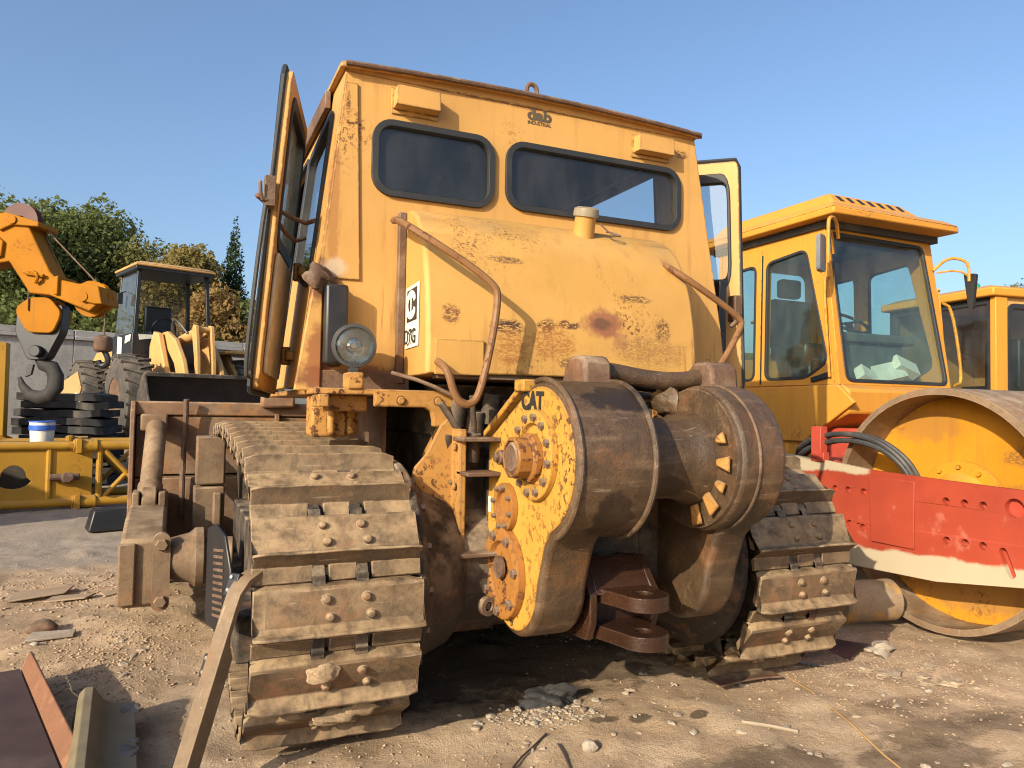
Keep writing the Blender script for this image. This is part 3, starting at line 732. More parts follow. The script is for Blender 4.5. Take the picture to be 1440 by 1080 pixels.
# lettering of the cab maker
LM = Matrix(((1, 0, 0, 0), (0, 0, -1, 0), (0, 1, 0, 0), (0, 0, 0, 1)))
text_mesh('cab_lettering', 'dab', .072, M['fadedink'], cab, Matrix.Translation((.0, .6885, 2.556)) @ LM, .0006, .003, 1.2)
text_mesh('cab_lettering', 'INDUSTRIAL', .023, M['fadedink'], cab, Matrix.Translation((.0, .6885, 2.519)) @ LM, .0006, .0002, .95)
b = MB(); b.slab([(-.045, .6885, 2.575), (-.035, .6885, 2.575), (-.035, .6885, 2.617), (-.008, .6885, 2.617), (.025, .6885, 2.583), (.032, .6885, 2.59), (-.004, .6885, 2.626), (-.045, .6885, 2.626)], (0, -.001, 0)); b.build('cab_logo', M['fadedink'], cab)
# side walls with windows, front wall, lining
def lpt(u, v, d): return Vector((xl(v)+d, u, v))
def rpt(u, v, d): return Vector((xr(v)-d, u, v))
so_ = [(.727, 1.28), (2.27, 1.28), (2.27, 2.6), (.727, 2.6)]
sw = rpoly([(.87, 1.72), (1.42, 1.86), (1.42, 2.42), (.87, 2.48)], .07)
dw = rpoly([(1.50, 1.36), (2.15, 1.36), (2.15, 2.46), (1.50, 2.46)], .06)
for fn in (lpt, rpt):
    if fn is rpt: dw = rpoly([(1.02, 1.36), (2.18, 1.36), (2.18, 2.56), (1.02, 2.56)], .06)
    b = MB(); b.panel(so_, [sw, dw] if fn is lpt else [dw], .035, fn); side = b.build('side_wall', M['cab'], cab, bevel=.003)
    if fn is lpt: b = MB(); b.panel(inset(sw, -.024), [inset(sw, .02)], .03, (lambda u, v, d, f=fn: f(u, v, d-.012))); fr = b.build('window', M['rubber'], side, bevel=.008)
    if fn is lpt: b = MB(); b.panel(inset(sw, .010), [], .006, (lambda u, v, d, f=fn: f(u, v, d+.008))); b.build('pane', M['glass'], fr)
    b = MB(); b.panel(inset(dw, -.014), [inset(dw, .012)], .02, (lambda u, v, d, f=fn: f(u, v, d-.008))); b.build('door_seal', M['rubber'], side, bevel=.004)
fo = [(-.95, 1.30), (.98, 1.30), (.88, 2.6), (-.89, 2.6)]
fw = [rrect(-.75, -.06, 1.75, 2.54, .06), rrect(.06, .80, 1.75, 2.54, .06)]
b = MB(); b.panel(fo, fw, .03, lambda u, v, d: Vector((u, 2.27+d, v))); b.build('front_wall', M['cavity'], cab)
b = MB(); b.panel(inset([(-.87, 2.12), (.86, 2.12), (.86, 2.58), (-.87, 2.58)], .02), [inset(w1, .0), inset(w2, .0)], .01, lambda u, v, d: Vector((u, .728+d, v))) if 0 else b.box(-.86, .85, .74, 2.25, 2.56, 2.575); b.build('headliner', M['cavity'], cab)
b = MB(); b.box(-.9, .9, .74, 2.2, 1.31, 1.33); b.box(-.22, .30, 1.05, 1.55, 1.34, 1.72); b.box(-.2, .28, 1.0, 1.12, 1.7, 2.06); b.build('operator_seat', M['cavity'], cab, bevel=.03)
# black post and rusted lump on the left rear corner
b = MB(); b.box(-.965, -.875, .60, .66, 1.365, 1.685); b.box(-.945, -.885, .655, .69, 1.36, 1.69); b.build('corner_post', M['black'], dz, bevel=.012)
lump('rusted_mount', (-.985, .655, 1.715), .052, M['rust'], dz, 11, (1.05, .6, 1.0), 3, .42)
b = MB(); b.slab([(-1.03, .668, 1.27), (-.60, .668, 1.27), (-.60, .668, 1.345), (-1.02, .668, 1.345)], (0, .018, 0)); b.build('sill_plate', M['rust'], dz, bevel=.003)
b = MB(); b.box(-.660, -.628, .655, .688, 1.30, 2.02); b.build('corner_strip', M['rust'], dz, bevel=.004)
b = MB(); b.slab([(xl(1.26)-.03, .660, 1.26), (-.967, .660, 1.26), (-.967, .660, 1.70), (xl(1.70)-.012, .660, 1.70)], (0, .028, 0)); b.build('lower_pillar', M['cab'], dz, bevel=.006)
# doors, both swung open
def door(pts, hinge_dir, name='cab_door', wrap=1):
    """pts: near-top, far-top, far-bottom, near-bottom of the leaf in space"""
    A, B, C_, D = [Vector(p) for p in pts]
    nrm = (B-A).cross(D-A).normalized()*.022
    def P(u, v, d): 
        t = A.lerp(B, u); q = D.lerp(C_, u); return q.lerp(t, v)+nrm*(d*2-1)
    win = rpoly([(.12, .47), (.88, .47), (.88, .93), (.12, .93)], .09)
    low = rpoly([(.14, .06), (.86, .06), (.86, .40), (.14, .40)], .07)
    b = MB(); b.panel(rpoly([(0, 0), (1, 0), (1, 1), (0, 1)], .05), [win], 1, P); leaf = b.build(name, M['cab'], dz, bevel=.004)
    b = MB(); b.panel(inset(win, -.022), [inset(win, .02)], 1, lambda u, v, d: P(u, v, d*1.4-.2)); f = b.build('window', M['rubber'], leaf, bevel=.005)
    b = MB(); b.panel(inset(win, .0), [], 1, lambda u, v, d: P(u, v, .4+d*.15)); b.build('pane', M['glass_door'] if hinge_dir > 0 else M['glass'], f)
    b = MB(); e = inset(rpoly([(0, 0), (1, 0), (1, 1), (0, 1)], .05), -.012)
    b.tube([P(u, v, .75) for u, v in e[::2]], .012, 6, 0, close=True); b.build('door_seal', M['rubber'], leaf)
    return leaf, P
ld, LP = door([(-1.125, .70, 2.555), (-.985, 1.215, 2.50), (-1.10, 1.18, 1.25), (-1.215, .79, 1.27)], 1)
b = MB(); b.panel(rpoly([(.1, .05), (.9, .05), (.9, .44), (.1, .44)], .06), [], 1, lambda u, v, d: LP(u, v, -.05-d*.3)); b.build('door_lining', M['beige'], ld, bevel=.004)
rd, RPt = door([(1.275, .815, 2.575), (.955, 1.13, 2.58), (1.02, 1.13, 1.32), (1.345, .85, 1.32)], -1)
# outside grab bar, latch and hinges of the left door
b = MB(); b.tube([(-1.165, .70, 2.06), (-1.195, .66, 2.05), (-1.255, .71, 1.32), (-1.225, .77, 1.31)], .009, 8, 2); b.build('door_handle', M['grey_rim'], ld)
b = MB(); b.box(-1.20, -1.16, .66, .72, 1.98, 2.10); b.tube([(-1.19, .665, 2.0), (-1.215, .655, 2.0), (-1.22, .65, 2.07)], .008, 8, 1); b.build('door_latch', M['rust'], ld, bevel=.006)
b = MB(); b.tube([LP(.15, .62, 1.2), LP(.3, .63, 3.0), (-1.01, .95, 1.99), (-.975, .86, 1.99)], .010, 8, 1); b.tube([LP(.1, .58, 1.2), (-1.06, .92, 1.9), (-1.0, .95, 1.93)], .009, 8, 1); b.build('door_stay', M['rust'], ld)
for z in (1.80, 1.42):
    b = MB(); x = xl(z); b.cyl((x-.03, 1.08, z-.04), (x-.03, 1.08, z+.04), .020, n=10); b.box(x-.035, x, 1.02, 1.16, z-.02, z+.02); b.build('door_hinge', M['chassis'], ld, bevel=.004)
b = MB(); b.box(1.25, 1.30, .80, .86, 1.70, 1.84); b.tube([(1.27, .80, 1.74), (1.24, .77, 1.70), (1.20, .78, 1.66)], .012, 8, 1); b.build('door_latch', M['rust'], rd, bevel=.005)
b = MB(); b.box(1.02, 1.09, .70, .78, 1.28, 1.62); b.box(1.10, 1.15, .75, .82, 1.26, 1.9); b.build('door_frame_post', M['black'], dz, bevel=.008)

# --- headlight
b = MB(); ax = Vector((-.10, -1, -.06)).normalized(); hc = Vector((-.868, .52, 1.435))
b.lathe([(.02, -.10), (.055, -.085), (.075, -.04), (.081, 0), (.081, .02), (.075, .022), (.073, -.01), (.05, -.05), (.01, -.07), (0, -.07)], hc, ax, 28); b.box(-.885, -.855, .50, .54, 1.30, 1.37); hl = b.build('headlight', M['grey_rim'], dz)
b = MB(); b.lathe([(0, -.050), (.02, -.047), (.045, -.033), (.065, -.008), (.073, .012)], hc, ax, 28, caps=False); b.cyl(hc+ax*-.045, hc+ax*-.012, .010, n=10); b.build('reflector', M['chrome'], hl)
b = MB(); b.lathe([(.073, .012), (.055, .020), (.03, .025), (0, .027)], hc, ax, 28, caps=False); b.build('lens', M['lens'], hl)
b = MB(); b.lathe([(.082, .0), (.087, .012), (.084, .026), (.073, .028), (.073, .018)], hc, ax, 28, close=True); b.build('rim', M['grey_rim'], hl)
b = MB(); b.box(-.90, -.84, .46, .56, 1.266, 1.33); b.build('headlight_bracket', M['chassis'], hl, bevel=.006)

# --- winch
wc = (-.10, 1.03); wr = .27
def arc(c, r, a0, a1, n): return [(c[0]+r*math.cos(R(a0+(a1-a0)*i/n)), c[1]+r*math.sin(R(a0+(a1-a0)*i/n))) for i in range(n+1)]
outline = [(.36, 1.09), (.04, 1.262)] + arc(wc, wr, 78, 246, 26) + [(-.165, .735), (-.115, .60)] + arc((.10, .60), .215, 196, 290, 12) + [(.36, .50)]
drum_out = [(.20, 1.165), (.04, 1.262)] + arc(wc, wr, 78, 262, 30) + [(.10, .80), (.20, .90)]
def winch_side(x0, x1, l0, l1, name, mat):
    b = MB(); b.prism(outline, 'x', l0, l1); o = b.build(name, mat, dz, bevel=.022, seg=4, smooth=40)
    b = MB(); b.prism(drum_out, 'x', x0+.006, x1); b.build('drum_case', mat, o, bevel=.018, seg=3, smooth=40)
    return o
wl_ = winch_side(-.36, -.07, -.36, -.175, 'winch_housing', M['winch'])
wr_ = winch_side(.275, .474, .335, .48, 'winch_housing', M['winch'])
# painted left face plate and its rim
b = MB(); b.prism(inset(outline, .022), 'x', -.366, -.35); fp = b.build('face_plate', M['winch_face'], wl_, bevel=.004)
text_mesh('winch_lettering', 'CAT', .088, M['ink'], fp, Matrix.Translation((-.3672, -.045, 1.226)) @ ML @ Matrix.Rotation(R(-2), 4, 'Z'), .0012, .004, 1.0)
def flange(c, r, nb, parent, mat, x=-.366, th=.02, br=.014, name='cover'):
    b = MB(); b.lathe([(r*.55, 0), (r*.55, th*.4), (r*.62, th*.55), (r*.66, th*.2), (r*.98, th), (r, th*.9), (r, 0)] if 0 else [(r, -.002), (r, th), (r*.97, th+.003), (r*.70, th+.003), (r*.66, th*.4), (0, th*.4)], (x, *c), (-1, 0, 0), 40)
    o = b.build(name, mat, parent, bevel=.002)
    for i in range(nb):
        a = 2*PI*(i+.3)/nb; y, z = c[0]+r*.84*math.cos(a), c[1]+r*.84*math.sin(a)
        bolt((x-th-.003, y, z), (-1, 0, 0), br, .014, M['rust'], o)
    return o
bc = flange((-.09, 1.045), .155, 12, wl_, M['winch_face'], name='bearing_cover')
b = MB(); b.lathe([(.086, .0), (.086, .03), (.072, .032), (.072, .085), (.060, .09), (.058, .06), (.0, .06)], (-.37, -.07, 1.035), (-1, 0, 0), 10); hubn = b.build('hub_nut', M['cover'], bc, bevel=.005)
b = MB(); b.lathe([(.054, 0), (.054, .072), (.045, .078), (.02, .070), (0, .070)], (-.38, -.07, 1.035), (-1, 0, 0), 20); b.build('shaft_end', M['rust'], bc)
flange((.145, .84), .088, 8, wl_, M['cover'], th=.022, br=.010, name='cover')
flange((.150, .60), .165, 7, wl_, M['cover'], th=.026, br=.018, name='cover')
b = MB(); b.lathe([(.042, 0), (.042, .012), (.03, .008), (0, .02)], (-.388, .155, .62), (-1, 0, 0), 18); b.build('plug', M['rust'], wl_)
b = MB(); b.cyl((-.36, .17, 1.02), (-.40, .17, 1.02), .028, n=10); b.cyl((-.40, .17, 1.02), (-.415, .17, 1.02), .018, n=6); b.build('plug', M['rust'], wl_, bevel=.003)
b = MB(); b.slab([(-.3675, .305, .80), (-.3675, .33, .80), (-.3675, .33, .86), (-.3675, .305, .86)], (-.002, 0, 0)); b.build('rating_plate', M['white'], wl_)
# raised seam along the slanted front edge
b = MB(); 
for (p, q) in (((.36, 1.10), (.03, 1.275)), ): b.slab([(-.385, p[0], p[1]-.015), (-.385, q[0], q[1]-.012), (-.385, q[0], q[1]+.012), (-.385, p[0], p[1]+.012)], (.06, 0, 0))
b.box(-.39, -.30, -.02, .06, 1.262, 1.305); b.build('front_flange', M['winch_face'], wl_, bevel=.006)
# rims
for (x, par) in ((-.352, wl_), (-.078, wl_), (.355, wr_)):
    b = MB(); rimp = arc(wc, wr+.002, 78, 246 if x < -.3 else 258, 30); b.tube([(x, y, z) for y, z in rimp], .010 if x < .3 else .006, 8, 0); b.build('housing_rim', M['winch'], par)
# drum between the housings and the dished inner flange of the right one
b = MB(); b.lathe([(.245, -.085), (.245, -.075), (.20, -.06), (.157, -.045), (.147, -.02), (.147, .16), (.157, .205), (.172, .235), (.172, .27)], (0, *wc), (1, 0, 0), 40)
b.build('winch_drum', M['winch'], dz, bevel=.003)
b = MB(); b.lathe([(.17, 0), (.245, .012), (.258, .012), (.266, .05)], (.255, *wc), (1, 0, 0), 40); df = b.build('drum_flange', M['winch'], wr_)
for a_, k, r0_, r1_ in ((158, .024, .185, .235), (181, .030, .175, .246), (203, .022, .185, .236), (226, .034, .165, .246), (252, .030, .17, .25)):
    a = R(a_); c_, s_ = math.cos(a), math.sin(a); t_ = (-s_, c_); b = MB()
    def q(r, t, x): return (x+.040, wc[0]+r*c_+t*t_[0], wc[1]+r*s_+t*t_[1])
    b.add([q(r0_, -k*.4, .214), q(r0_, k*.5, .214), q(r1_, k*1.1, .205), q(r1_, -k*.9, .205), q(r0_+.01, -k*.3, .190), q(r0_+.01, k*.35, .190), q(r1_-.012, k*.85, .196), q(r1_-.012, -k*.7, .196)],
          [(0, 1, 2, 3), (7, 6, 5, 4), (0, 4, 5, 1), (1, 5, 6, 2), (2, 6, 7, 3), (3, 7, 4, 0)])
    b.build('flange_lug', M['chassis'], df, bevel=.003)
lump('rope_socket', (.255, .05, 1.24), .07, M['winch'], wr_, 21, (.5, 1.0, .8), 3, .3)
# tie bar between the housings
b = MB(); b.tube([(-.12, .03, 1.352), (0, .03, 1.345), (.13, .03, 1.325), (.28, .035, 1.318), (.42, .04, 1.335), (.50, .05, 1.352)], .036, 14, 2); tb = b.build('tie_bar', M['winch'], dz)
for (xa, xb) in ((-.165, -.05), (.40, .53)):
    b = MB(); b.prism([(-.06, 1.28), (-.05, 1.37), (-.02, 1.40), (.06, 1.40), (.10, 1.37), (.14, 1.26)], 'x', xa, xb); b.build('tie_bar_lug', M['rust'], tb, bevel=.014)
b = MB(); b.tube([(-.05, .12, 1.25), (.05, .08, 1.27), (.2, .10, 1.265), (.3, .16, 1.25)], .014, 8, 2); b.tube([(-.05, .12, 1.22), (.05, .10, 1.235), (.2, .12, 1.23), (.3, .16, 1.22)], .014, 8, 2); b.build('winch_hose', M['hose'], dz)
b = MB(); b.box(-.07, .235, .10, .34, 1.15, 1.21); b.box(-.07, .235, .18, .34, .5, 1.15); b.build('winch_bracket', M['under'], dz, bevel=.01)
# oily drawbar clevis
b = MB()
b.prism([(.30, .62), (.30, .36), (-.05, .385), (-.08, .45), (-.08, .55), (.02, .66)], 'x', -.145, -.115)
b.prism([(.30, .62), (.30, .36), (-.05, .385), (-.08, .45), (-.08, .55), (.02, .66)], 'x', .115, .145)
b.slab([(-.115, .005, .655), (.115, .005, .655), (.115, -.075, .545), (-.115, -.075, .545)], (0, .02, .012))
b.box(-.115, .115, .0, .30, .40, .60)
hb = b.build('drawbar', M['hitch'], dz, bevel=.008)
for z0 in (.515, .385):
    pl = [(-.11, .0), (.11, .0)] + [(.085*math.cos(a)+.02, -.17+.085*math.sin(a)) for a in [R(0-180*i/12) for i in range(13)]]
    hole = [(.02+.03*math.cos(2*PI*i/14), -.165+.03*math.sin(2*PI*i/14)) for i in range(14)]
    b = MB(); b.panel(pl, [hole], .05, lambda u, v, d, z0=z0: Vector((u, v, z0+d))); b.build('clevis_jaw', M['hitch'], hb, bevel=.008)
b = MB(); b.lathe([(.035, -.012), (.035, .012), (.018, .012), (.018, -.012)], (-.42, .20, .47), (.3, -1, 0), 16, close=True); b.box(-.43, -.41, .2, .32, .46, .48); b.build('eye_bolt', M['rust'], dz)

# --- dozer blade with its gear, at the front
def bl_y(z): return 3.28+.16*(1-((z-.62)/.62)**2)
zs = [0.02+i*1.18/10 for i in range(11)]
b = MB(); prof = [(bl_y(z), z) for z in zs]+[(bl_y(z)-.03, z) for z in zs[::-1]]
b.prism(prof, 'x', -1.76, 1.76); blade = b.build('blade', M['blade'], dz, bevel=.006)
b = MB(); b.box(-1.76, 1.76, 3.17, 3.27, 1.12, 1.215); b.build('top_beam', M['blade'], blade, bevel=.012)
for z in (.70,):
    b = MB(); b.box(-1.70, 1.70, 3.19-(.03 if z < .7 else 0), 3.42, z, z+.03); b.build('back_rib', M['blade'], blade, bevel=.006)
for x in (-1.765, 1.735):
    b = MB(); b.prism([(3.10, .15), (3.10, 1.10), (3.16, 1.215), (3.42, 1.20), (3.52, .5), (3.45, .02), (3.2, .02)], 'x', x, x+.03); b.build('end_plate', M['blade'], blade, bevel=.006)
b = MB(); b.box(-1.75, 1.75, 3.22, 3.26, .0, .16); b.build('cutting_edge', M['rust'], blade, bevel=.004)
for (z0, z1, yy) in ((.20, .70, 3.175), (.705, 1.115, 3.19)):
    for x0 in (-1.735, -.5, .70): b = MB(); b.box(x0+.004, x0+(1.19 if x0 != -1.735 else 1.225), yy, 3.30, z0, z1); b.build('back_plate', M['blade'], blade, bevel=.006)
for x in (-.85, .85):
    b = MB(); b.prism([(3.14, .5), (3.14, 1.14), (3.3, 1.14), (3.4, .5)], 'x', x, x+.03); b.build('back_rib', M['blade'], blade, bevel=.005)
b = MB(); b.box(-.62, -.40, 3.05, 3.2, 1.16, 1.30); b.box(-.95, -.72, 3.1, 3.2, 1.18, 1.27); b.build('lift_bracket', M['blade'], blade, bevel=.02)
for sx in (-1, 1):
    x0 = sx*1.62
    b = MB(); b.prism([(1.72, .20), (1.72, .53), (2.1, .60), (3.16, .62), (3.2, .14), (2.1, .16)], 'x', x0-.10, x0+.10)
    arm = b.build('push_arm', M['arm'], dz, bevel=.02)
    b = MB(); b.box(x0-.105, x0-.03, 1.695, 1.72, .215, .515); b.build('end_cap', M['arm'], arm, bevel=.008)
    b = MB(); b.panel(rrect(x0+.045, x0+.125, .185, .565, .038), [], .05, lambda u, v, d: Vector((u, 1.668+d, v))); b.build('cap_flange', M['arm'], arm, bevel=.008)
    for z in (.235, .51): bolt((x0+.085, 1.668, z), (0, -1, 0), .030, .026, M['arm'], arm)
    # trunnion between arm and track frame
    b = MB(); b.lathe([(.085, -.02), (.10, .02), (.125, .12), (.15, .15), (.15, .19)], (x0-sx*.09, 1.78, .42), (-sx, 0, 0), 24); b.cyl((x0-sx*.1, 1.78, .42), (x0-sx*.42, 1.75, .42), .10, n=20); b.build('trunnion', M['arm'], arm, bevel=.006)
    # strut from arm to top of the blade: tilt cylinder on the left
    b = MB(); b.cyl((x0+.0, 2.62, .66), (x0+.015, 3.05, 1.05), .062, n=20); b.cyl((x0, 2.58, .63), (x0, 2.66, .70), .07, n=20); cyl = b.build('tilt_cylinder', M['arm'], blade, bevel=.004)
    b = MB(); b.box(x0-.08, x0+.08, 3.02, 3.20, 1.02, 1.13); b.build('cylinder_head', M['arm'], blade, bevel=.012)
    b = MB(); b.lathe([(.05, -.04), (.05, .04), (.085, .04), (.085, -.04)], (x0, 2.55, .62), (1, 0, 0), 20, close=True); b.box(x0-.09, x0-.05, 2.46, 2.66, .55, .68); b.box(x0+.05, x0+.09, 2.46, 2.66, .55, .68); b.build('clevis', M['arm'], blade, bevel=.008)
b = MB(); b.tube([(-1.44, 3.13, .42), (-1.44, 3.12, .8), (-1.43, 3.12, 1.10), (-1.43, 3.1, 1.23)], .018, 8, 1); b.build('hose_pipe', M['rust'], blade)
# front of the left track frame: bracket and perforated guard seen beside the shoes
b = MB(); b.box(-1.38, -1.20, 2.6, 2.75, .10, .69); b.box(-1.37, -1.20, 2.62, 2.8, .70, 1.0); b.box(-1.27, -1.22, 2.55, 2.6, .35, .66); b.build('frame_bracket', M['arm'], dz, bevel=.012)

# ------------------------------------------------------------------ road roller, parked alongside facing the other way
rr_ = thing('road_roller', 'orange single drum road roller with cab and red primed frame beside the bulldozer', 'road roller')
DC = (.49, .68)
b = MB(); b.lathe([(.68, 0), (.684, .012), (.684, 1.9), (.68, 1.912), (.645, 1.912), (.645, .0)], (2.41, *DC), (1, 0, 0), 72, close=True)
drum = b.build('drum', M['drum'], rr_, smooth=25)
b = MB(); b.lathe([(.16, .0), (.20, -.01), (.645, -.01), (.645, .02), (.16, .02)], (2.41+.26, *DC), (1, 0, 0), 64); b.build('drum_disc', M['disc'], drum)
b = MB(); b.lathe([(.27, -.02), (.27, -.05), (.20, -.055), (.12, -.12), (0, -.12)], (2.41+.26, *DC), (1, 0, 0), 40); hub = b.build('drum_hub', M['disc'], drum, bevel=.003)
for i in range(12):
    a = 2*PI*i/12; b = MB(); b.cyl((2.62, DC[0]+.235*math.cos(a), DC[1]+.235*math.sin(a)), (2.60, DC[0]+.235*math.cos(a), DC[1]+.235*math.sin(a)), .014, n=6); b.build('bolt', M['disc'], hub)
# side plate of the front frame
po = [(1.62, .94), (1.20, .915), (.80, .878), (.40, .862), (-.06, .848), (-1.0, .84), (-1.2, .60), (-1.0, .50), (-.06, .375), (.39, .31), (.95, .29), (1.62, .30)]
holes = []
for (y, z) in ((1.082, .740), (.984, .741), (.869, .740), (.332, .749), (.230, .750), (.131, .751), (1.08, .54), (.973, .540), (.874, .528), (.329, .541), (.227, .545), (.132, .545), (-.35, .75), (-.45, .75)):
    holes.append([(y+.021*math.cos(2*PI*i/14), z+.021*math.sin(2*PI*i/14)) for i in range(14)])
holes.append([(-.028+.048*math.cos(2*PI*i/18), .757+.048*math.sin(2*PI*i/18)) for i in range(18)])
sl_ = [(.030, .535), (-.012, .43)]; sd = Vector((sl_[1][0]-sl_[0][0], sl_[1][1]-sl_[0][1])).normalized(); sn = Vector((-sd.y, sd.x))
holes.append([tuple(Vector(sl_[0])+sn*.02*math.cos(R(a))-sd*.02*math.sin(R(a))) for a in range(0, 181, 30)] + [tuple(Vector(sl_[1])-sn*.02*math.cos(R(a))+sd*.02*math.sin(R(a))) for a in range(0, 181, 30)])
def plate_x(u): return 2.28+(.012 if u > .8 else 0)
b = MB(); b.panel(po, holes, .030, lambda u, v, d: Vector((plate_x(u)+d, u, v))); fr_ = b.build('front_frame', M['red'], rr_, bevel=.003)
b = MB(); b.prism(inset(po, .03), 'x', 2.322, 2.345); b.build('backing_plate', M['redplain'], fr_)
b = MB(); b.slab([(2.274, .80, .46), (2.274, .52, .46), (2.274, .515, .835), (2.274, .815, .845)], (.008, 0, 0)); b.build('weld_plate', M['red'], fr_, bevel=.003)
b = MB(); b.box(2.345, 4.55, 1.30, 1.62, .40, .90); b.box(4.44, 4.50, -1.1, 1.62, .3, .86); b.box(2.30, 4.5, -1.16, -1.04, .5, .8); b.build('cross_beam', M['redplain'], fr_, bevel=.01)
b = MB(); b.box(2.285, 2.345, 1.19, 1.27, .90, 1.125); b.box(2.28, 2.33, 1.16, 1.24, .90, .96); b.build('hose_post', M['redplain'], fr_, bevel=.004)
for k in range(4):
    dx, dz_ = (k % 2)*.045, (k//2)*.05
    b = MB(); b.tube([(2.50+dx, 1.60, .86+dz_), (2.37+dx, 1.46, .92+dz_), (2.33+dx, 1.32, .99+dz_), (2.335+dx, 1.1, 1.05+dz_*.8), (2.36+dx, .86, 1.03+dz_*.7), (2.40+dx, .70, .93+dz_*.5), (2.44+dx, .64, .78+dz_), (2.50+dx, .62, .68)], .017, 8, 2); b.build('hydraulic_hose', M['hose'], rr_)
# rear body
b = MB(); b.prism([(1.92, 1.47), (1.78, 1.40), (1.78, 1.22), (2.15, 1.05), (2.15, .85), (5.4, .85), (5.5, 1.75), (3.35, 1.80), (3.35, 1.47)], 'x', 3.20, 4.46); body = b.build('rear_body', M['roller'], rr_, bevel=.02)
b = MB(); b.prism([(1.86, 1.44), (1.70, 1.30), (2.2, .98), (3.4, .98), (3.4, 1.42)], 'x', 3.165, 3.205); b.build('side_panel', M['roller'], body, bevel=.01)
b = MB(); b.box(3.3, 4.36, 1.5, 2.3, .45, 1.1); b.build('centre_joint', M['redplain'], rr_, bevel=.02)
for x in (3.0, 4.25):
    b = MB(); b.lathe([(.30, -.22), (.60, -.25), (.74, -.18), (.76, 0), (.74, .18), (.60, .25), (.30, .22)], (x+.2, 4.4, .76), (1, 0, 0), 36, close=True); wh = b.build('wheel', M['tyre'], rr_)
    b = MB(); b.lathe([(.30, -.18), (.28, -.05), (0, -.05)], (x+.2, 4.4, .76), (1, 0, 0), 24); b.build('rim', M['roller'], wh)
# cab with real openings
XA, XB, YF0, YF1, YB, Z0, Z1 = 3.19, 4.48, 1.86, 2.03, 3.30, 1.44, 2.72
def cx_(u, v): t = (v-Z0)/(Z1-Z0); return u+(-.03 if u > 3.8 else .02)*t
def fpt(u, v, d): t = (v-Z0)/(Z1-Z0); return Vector((cx_(u, v), YF0+(YF1-YF0)*t+d, v))
fw_ = rpoly([(3.275, 1.475), (4.43, 1.475), (4.36, 2.655), (3.235, 2.665)], .06)
b = MB(); b.panel([(XA, Z0), (XB, Z0), (XB, Z1), (XA, Z1)], [fw_], .05, fpt); rc = b.build('cab', M['roller'], rr_, bevel=.006)
b = MB(); b.panel(inset(fw_, -.014), [inset(fw_, .014)], .03, lambda u, v, d: fpt(u, v, d-.008)); f1 = b.build('windscreen', M['rubber'], rc, bevel=.004)
b = MB(); b.panel(inset(fw_, .006), [], .006, lambda u, v, d: fpt(u, v, d+.012)); b.build('pane', M['glass_teal'], f1)
for xs, sg in ((XA, 1), (XB, -1)):
    def spt(u, v, d, xs=xs, sg=sg): return Vector((cx_(xs, v)+sg*d, u, v))
    dwn = rpoly([(2.10, 1.60), (2.62, 1.50), (2.68, 2.56), (2.20, 2.58)], .07) if 0 else rpoly([(1.98, 1.62), (2.20, 1.50), (2.66, 1.50), (2.66, 2.52), (2.22, 2.56)], .07)
    rwn = rpoly([(2.80, 1.50), (3.20, 1.50), (3.20, 2.50), (2.80, 2.52)], .07)
    b = MB(); b.panel([(YF0+.052, Z0), (2.73, Z0), (2.73, Z1), (YF1+.052, Z1)], [dwn], .05, spt); b.panel([(2.731, Z0), (YB-.042, Z0), (YB-.042, Z1), (2.731, Z1)], [rwn], .05, spt); sp = b.build('side_wall', M['roller'], rc, bevel=.005)
    for wn_ in (dwn, rwn):
        b = MB(); b.panel(inset(wn_, -.010), [inset(wn_, .012)], .03, lambda u, v, d: spt(u, v, d-.008)); f2 = b.build('window', M['rubber'], sp, bevel=.004)
        b = MB(); b.panel(inset(wn_, .006), [], .006, lambda u, v, d: spt(u, v, d+.012)); b.build('pane', M['glass_teal'], f2)
    b = MB(); b.slab([spt(2.71, 1.46, -.004), spt(2.725, 1.46, -.004), spt(2.725, 2.6, -.004), spt(2.71, 2.6, -.004)], (sg*.006, 0, 0)); b.build('door_gap', M['black'], sp)
    b = MB(); b.slab([spt(1.95, 1.545, -.02), spt(2.14, 1.50, -.02), spt(2.13, 1.46, -.02), spt(1.96, 1.49, -.02)], (sg*.02, 0, 0)); b.build('door_handle', M['black'], sp, bevel=.008)
    b = MB(); b.tube([spt(1.93, 1.50, -.03), spt(1.96, 1.9, -.04), spt(1.99, 2.28, -.04), spt(1.96, 2.30, -.01)], .010, 8, 1); b.build('hand_rail', M['roller'], sp)
b = MB(); b.panel([(XA, Z0), (XB, Z0), (XB, Z1), (XA, Z1)], [rrect(3.35, 4.32, 1.72, 2.6, .08)], .04, lambda u, v, d: Vector((cx_(u, v), YB-d, v))); bw = b.build('back_wall', M['roller'], rc)
b = MB(); b.panel(rrect(3.35, 4.32, 1.72, 2.6, .08), [], .006, lambda u, v, d: Vector((u, YB-.02+d, v))); b.build('pane', M['glass_teal'], bw)
b = MB(); b.box(3.24, 4.43, 1.95, 3.25, 1.42, 1.46); b.build('cab_floor', M['cavity'], rc)
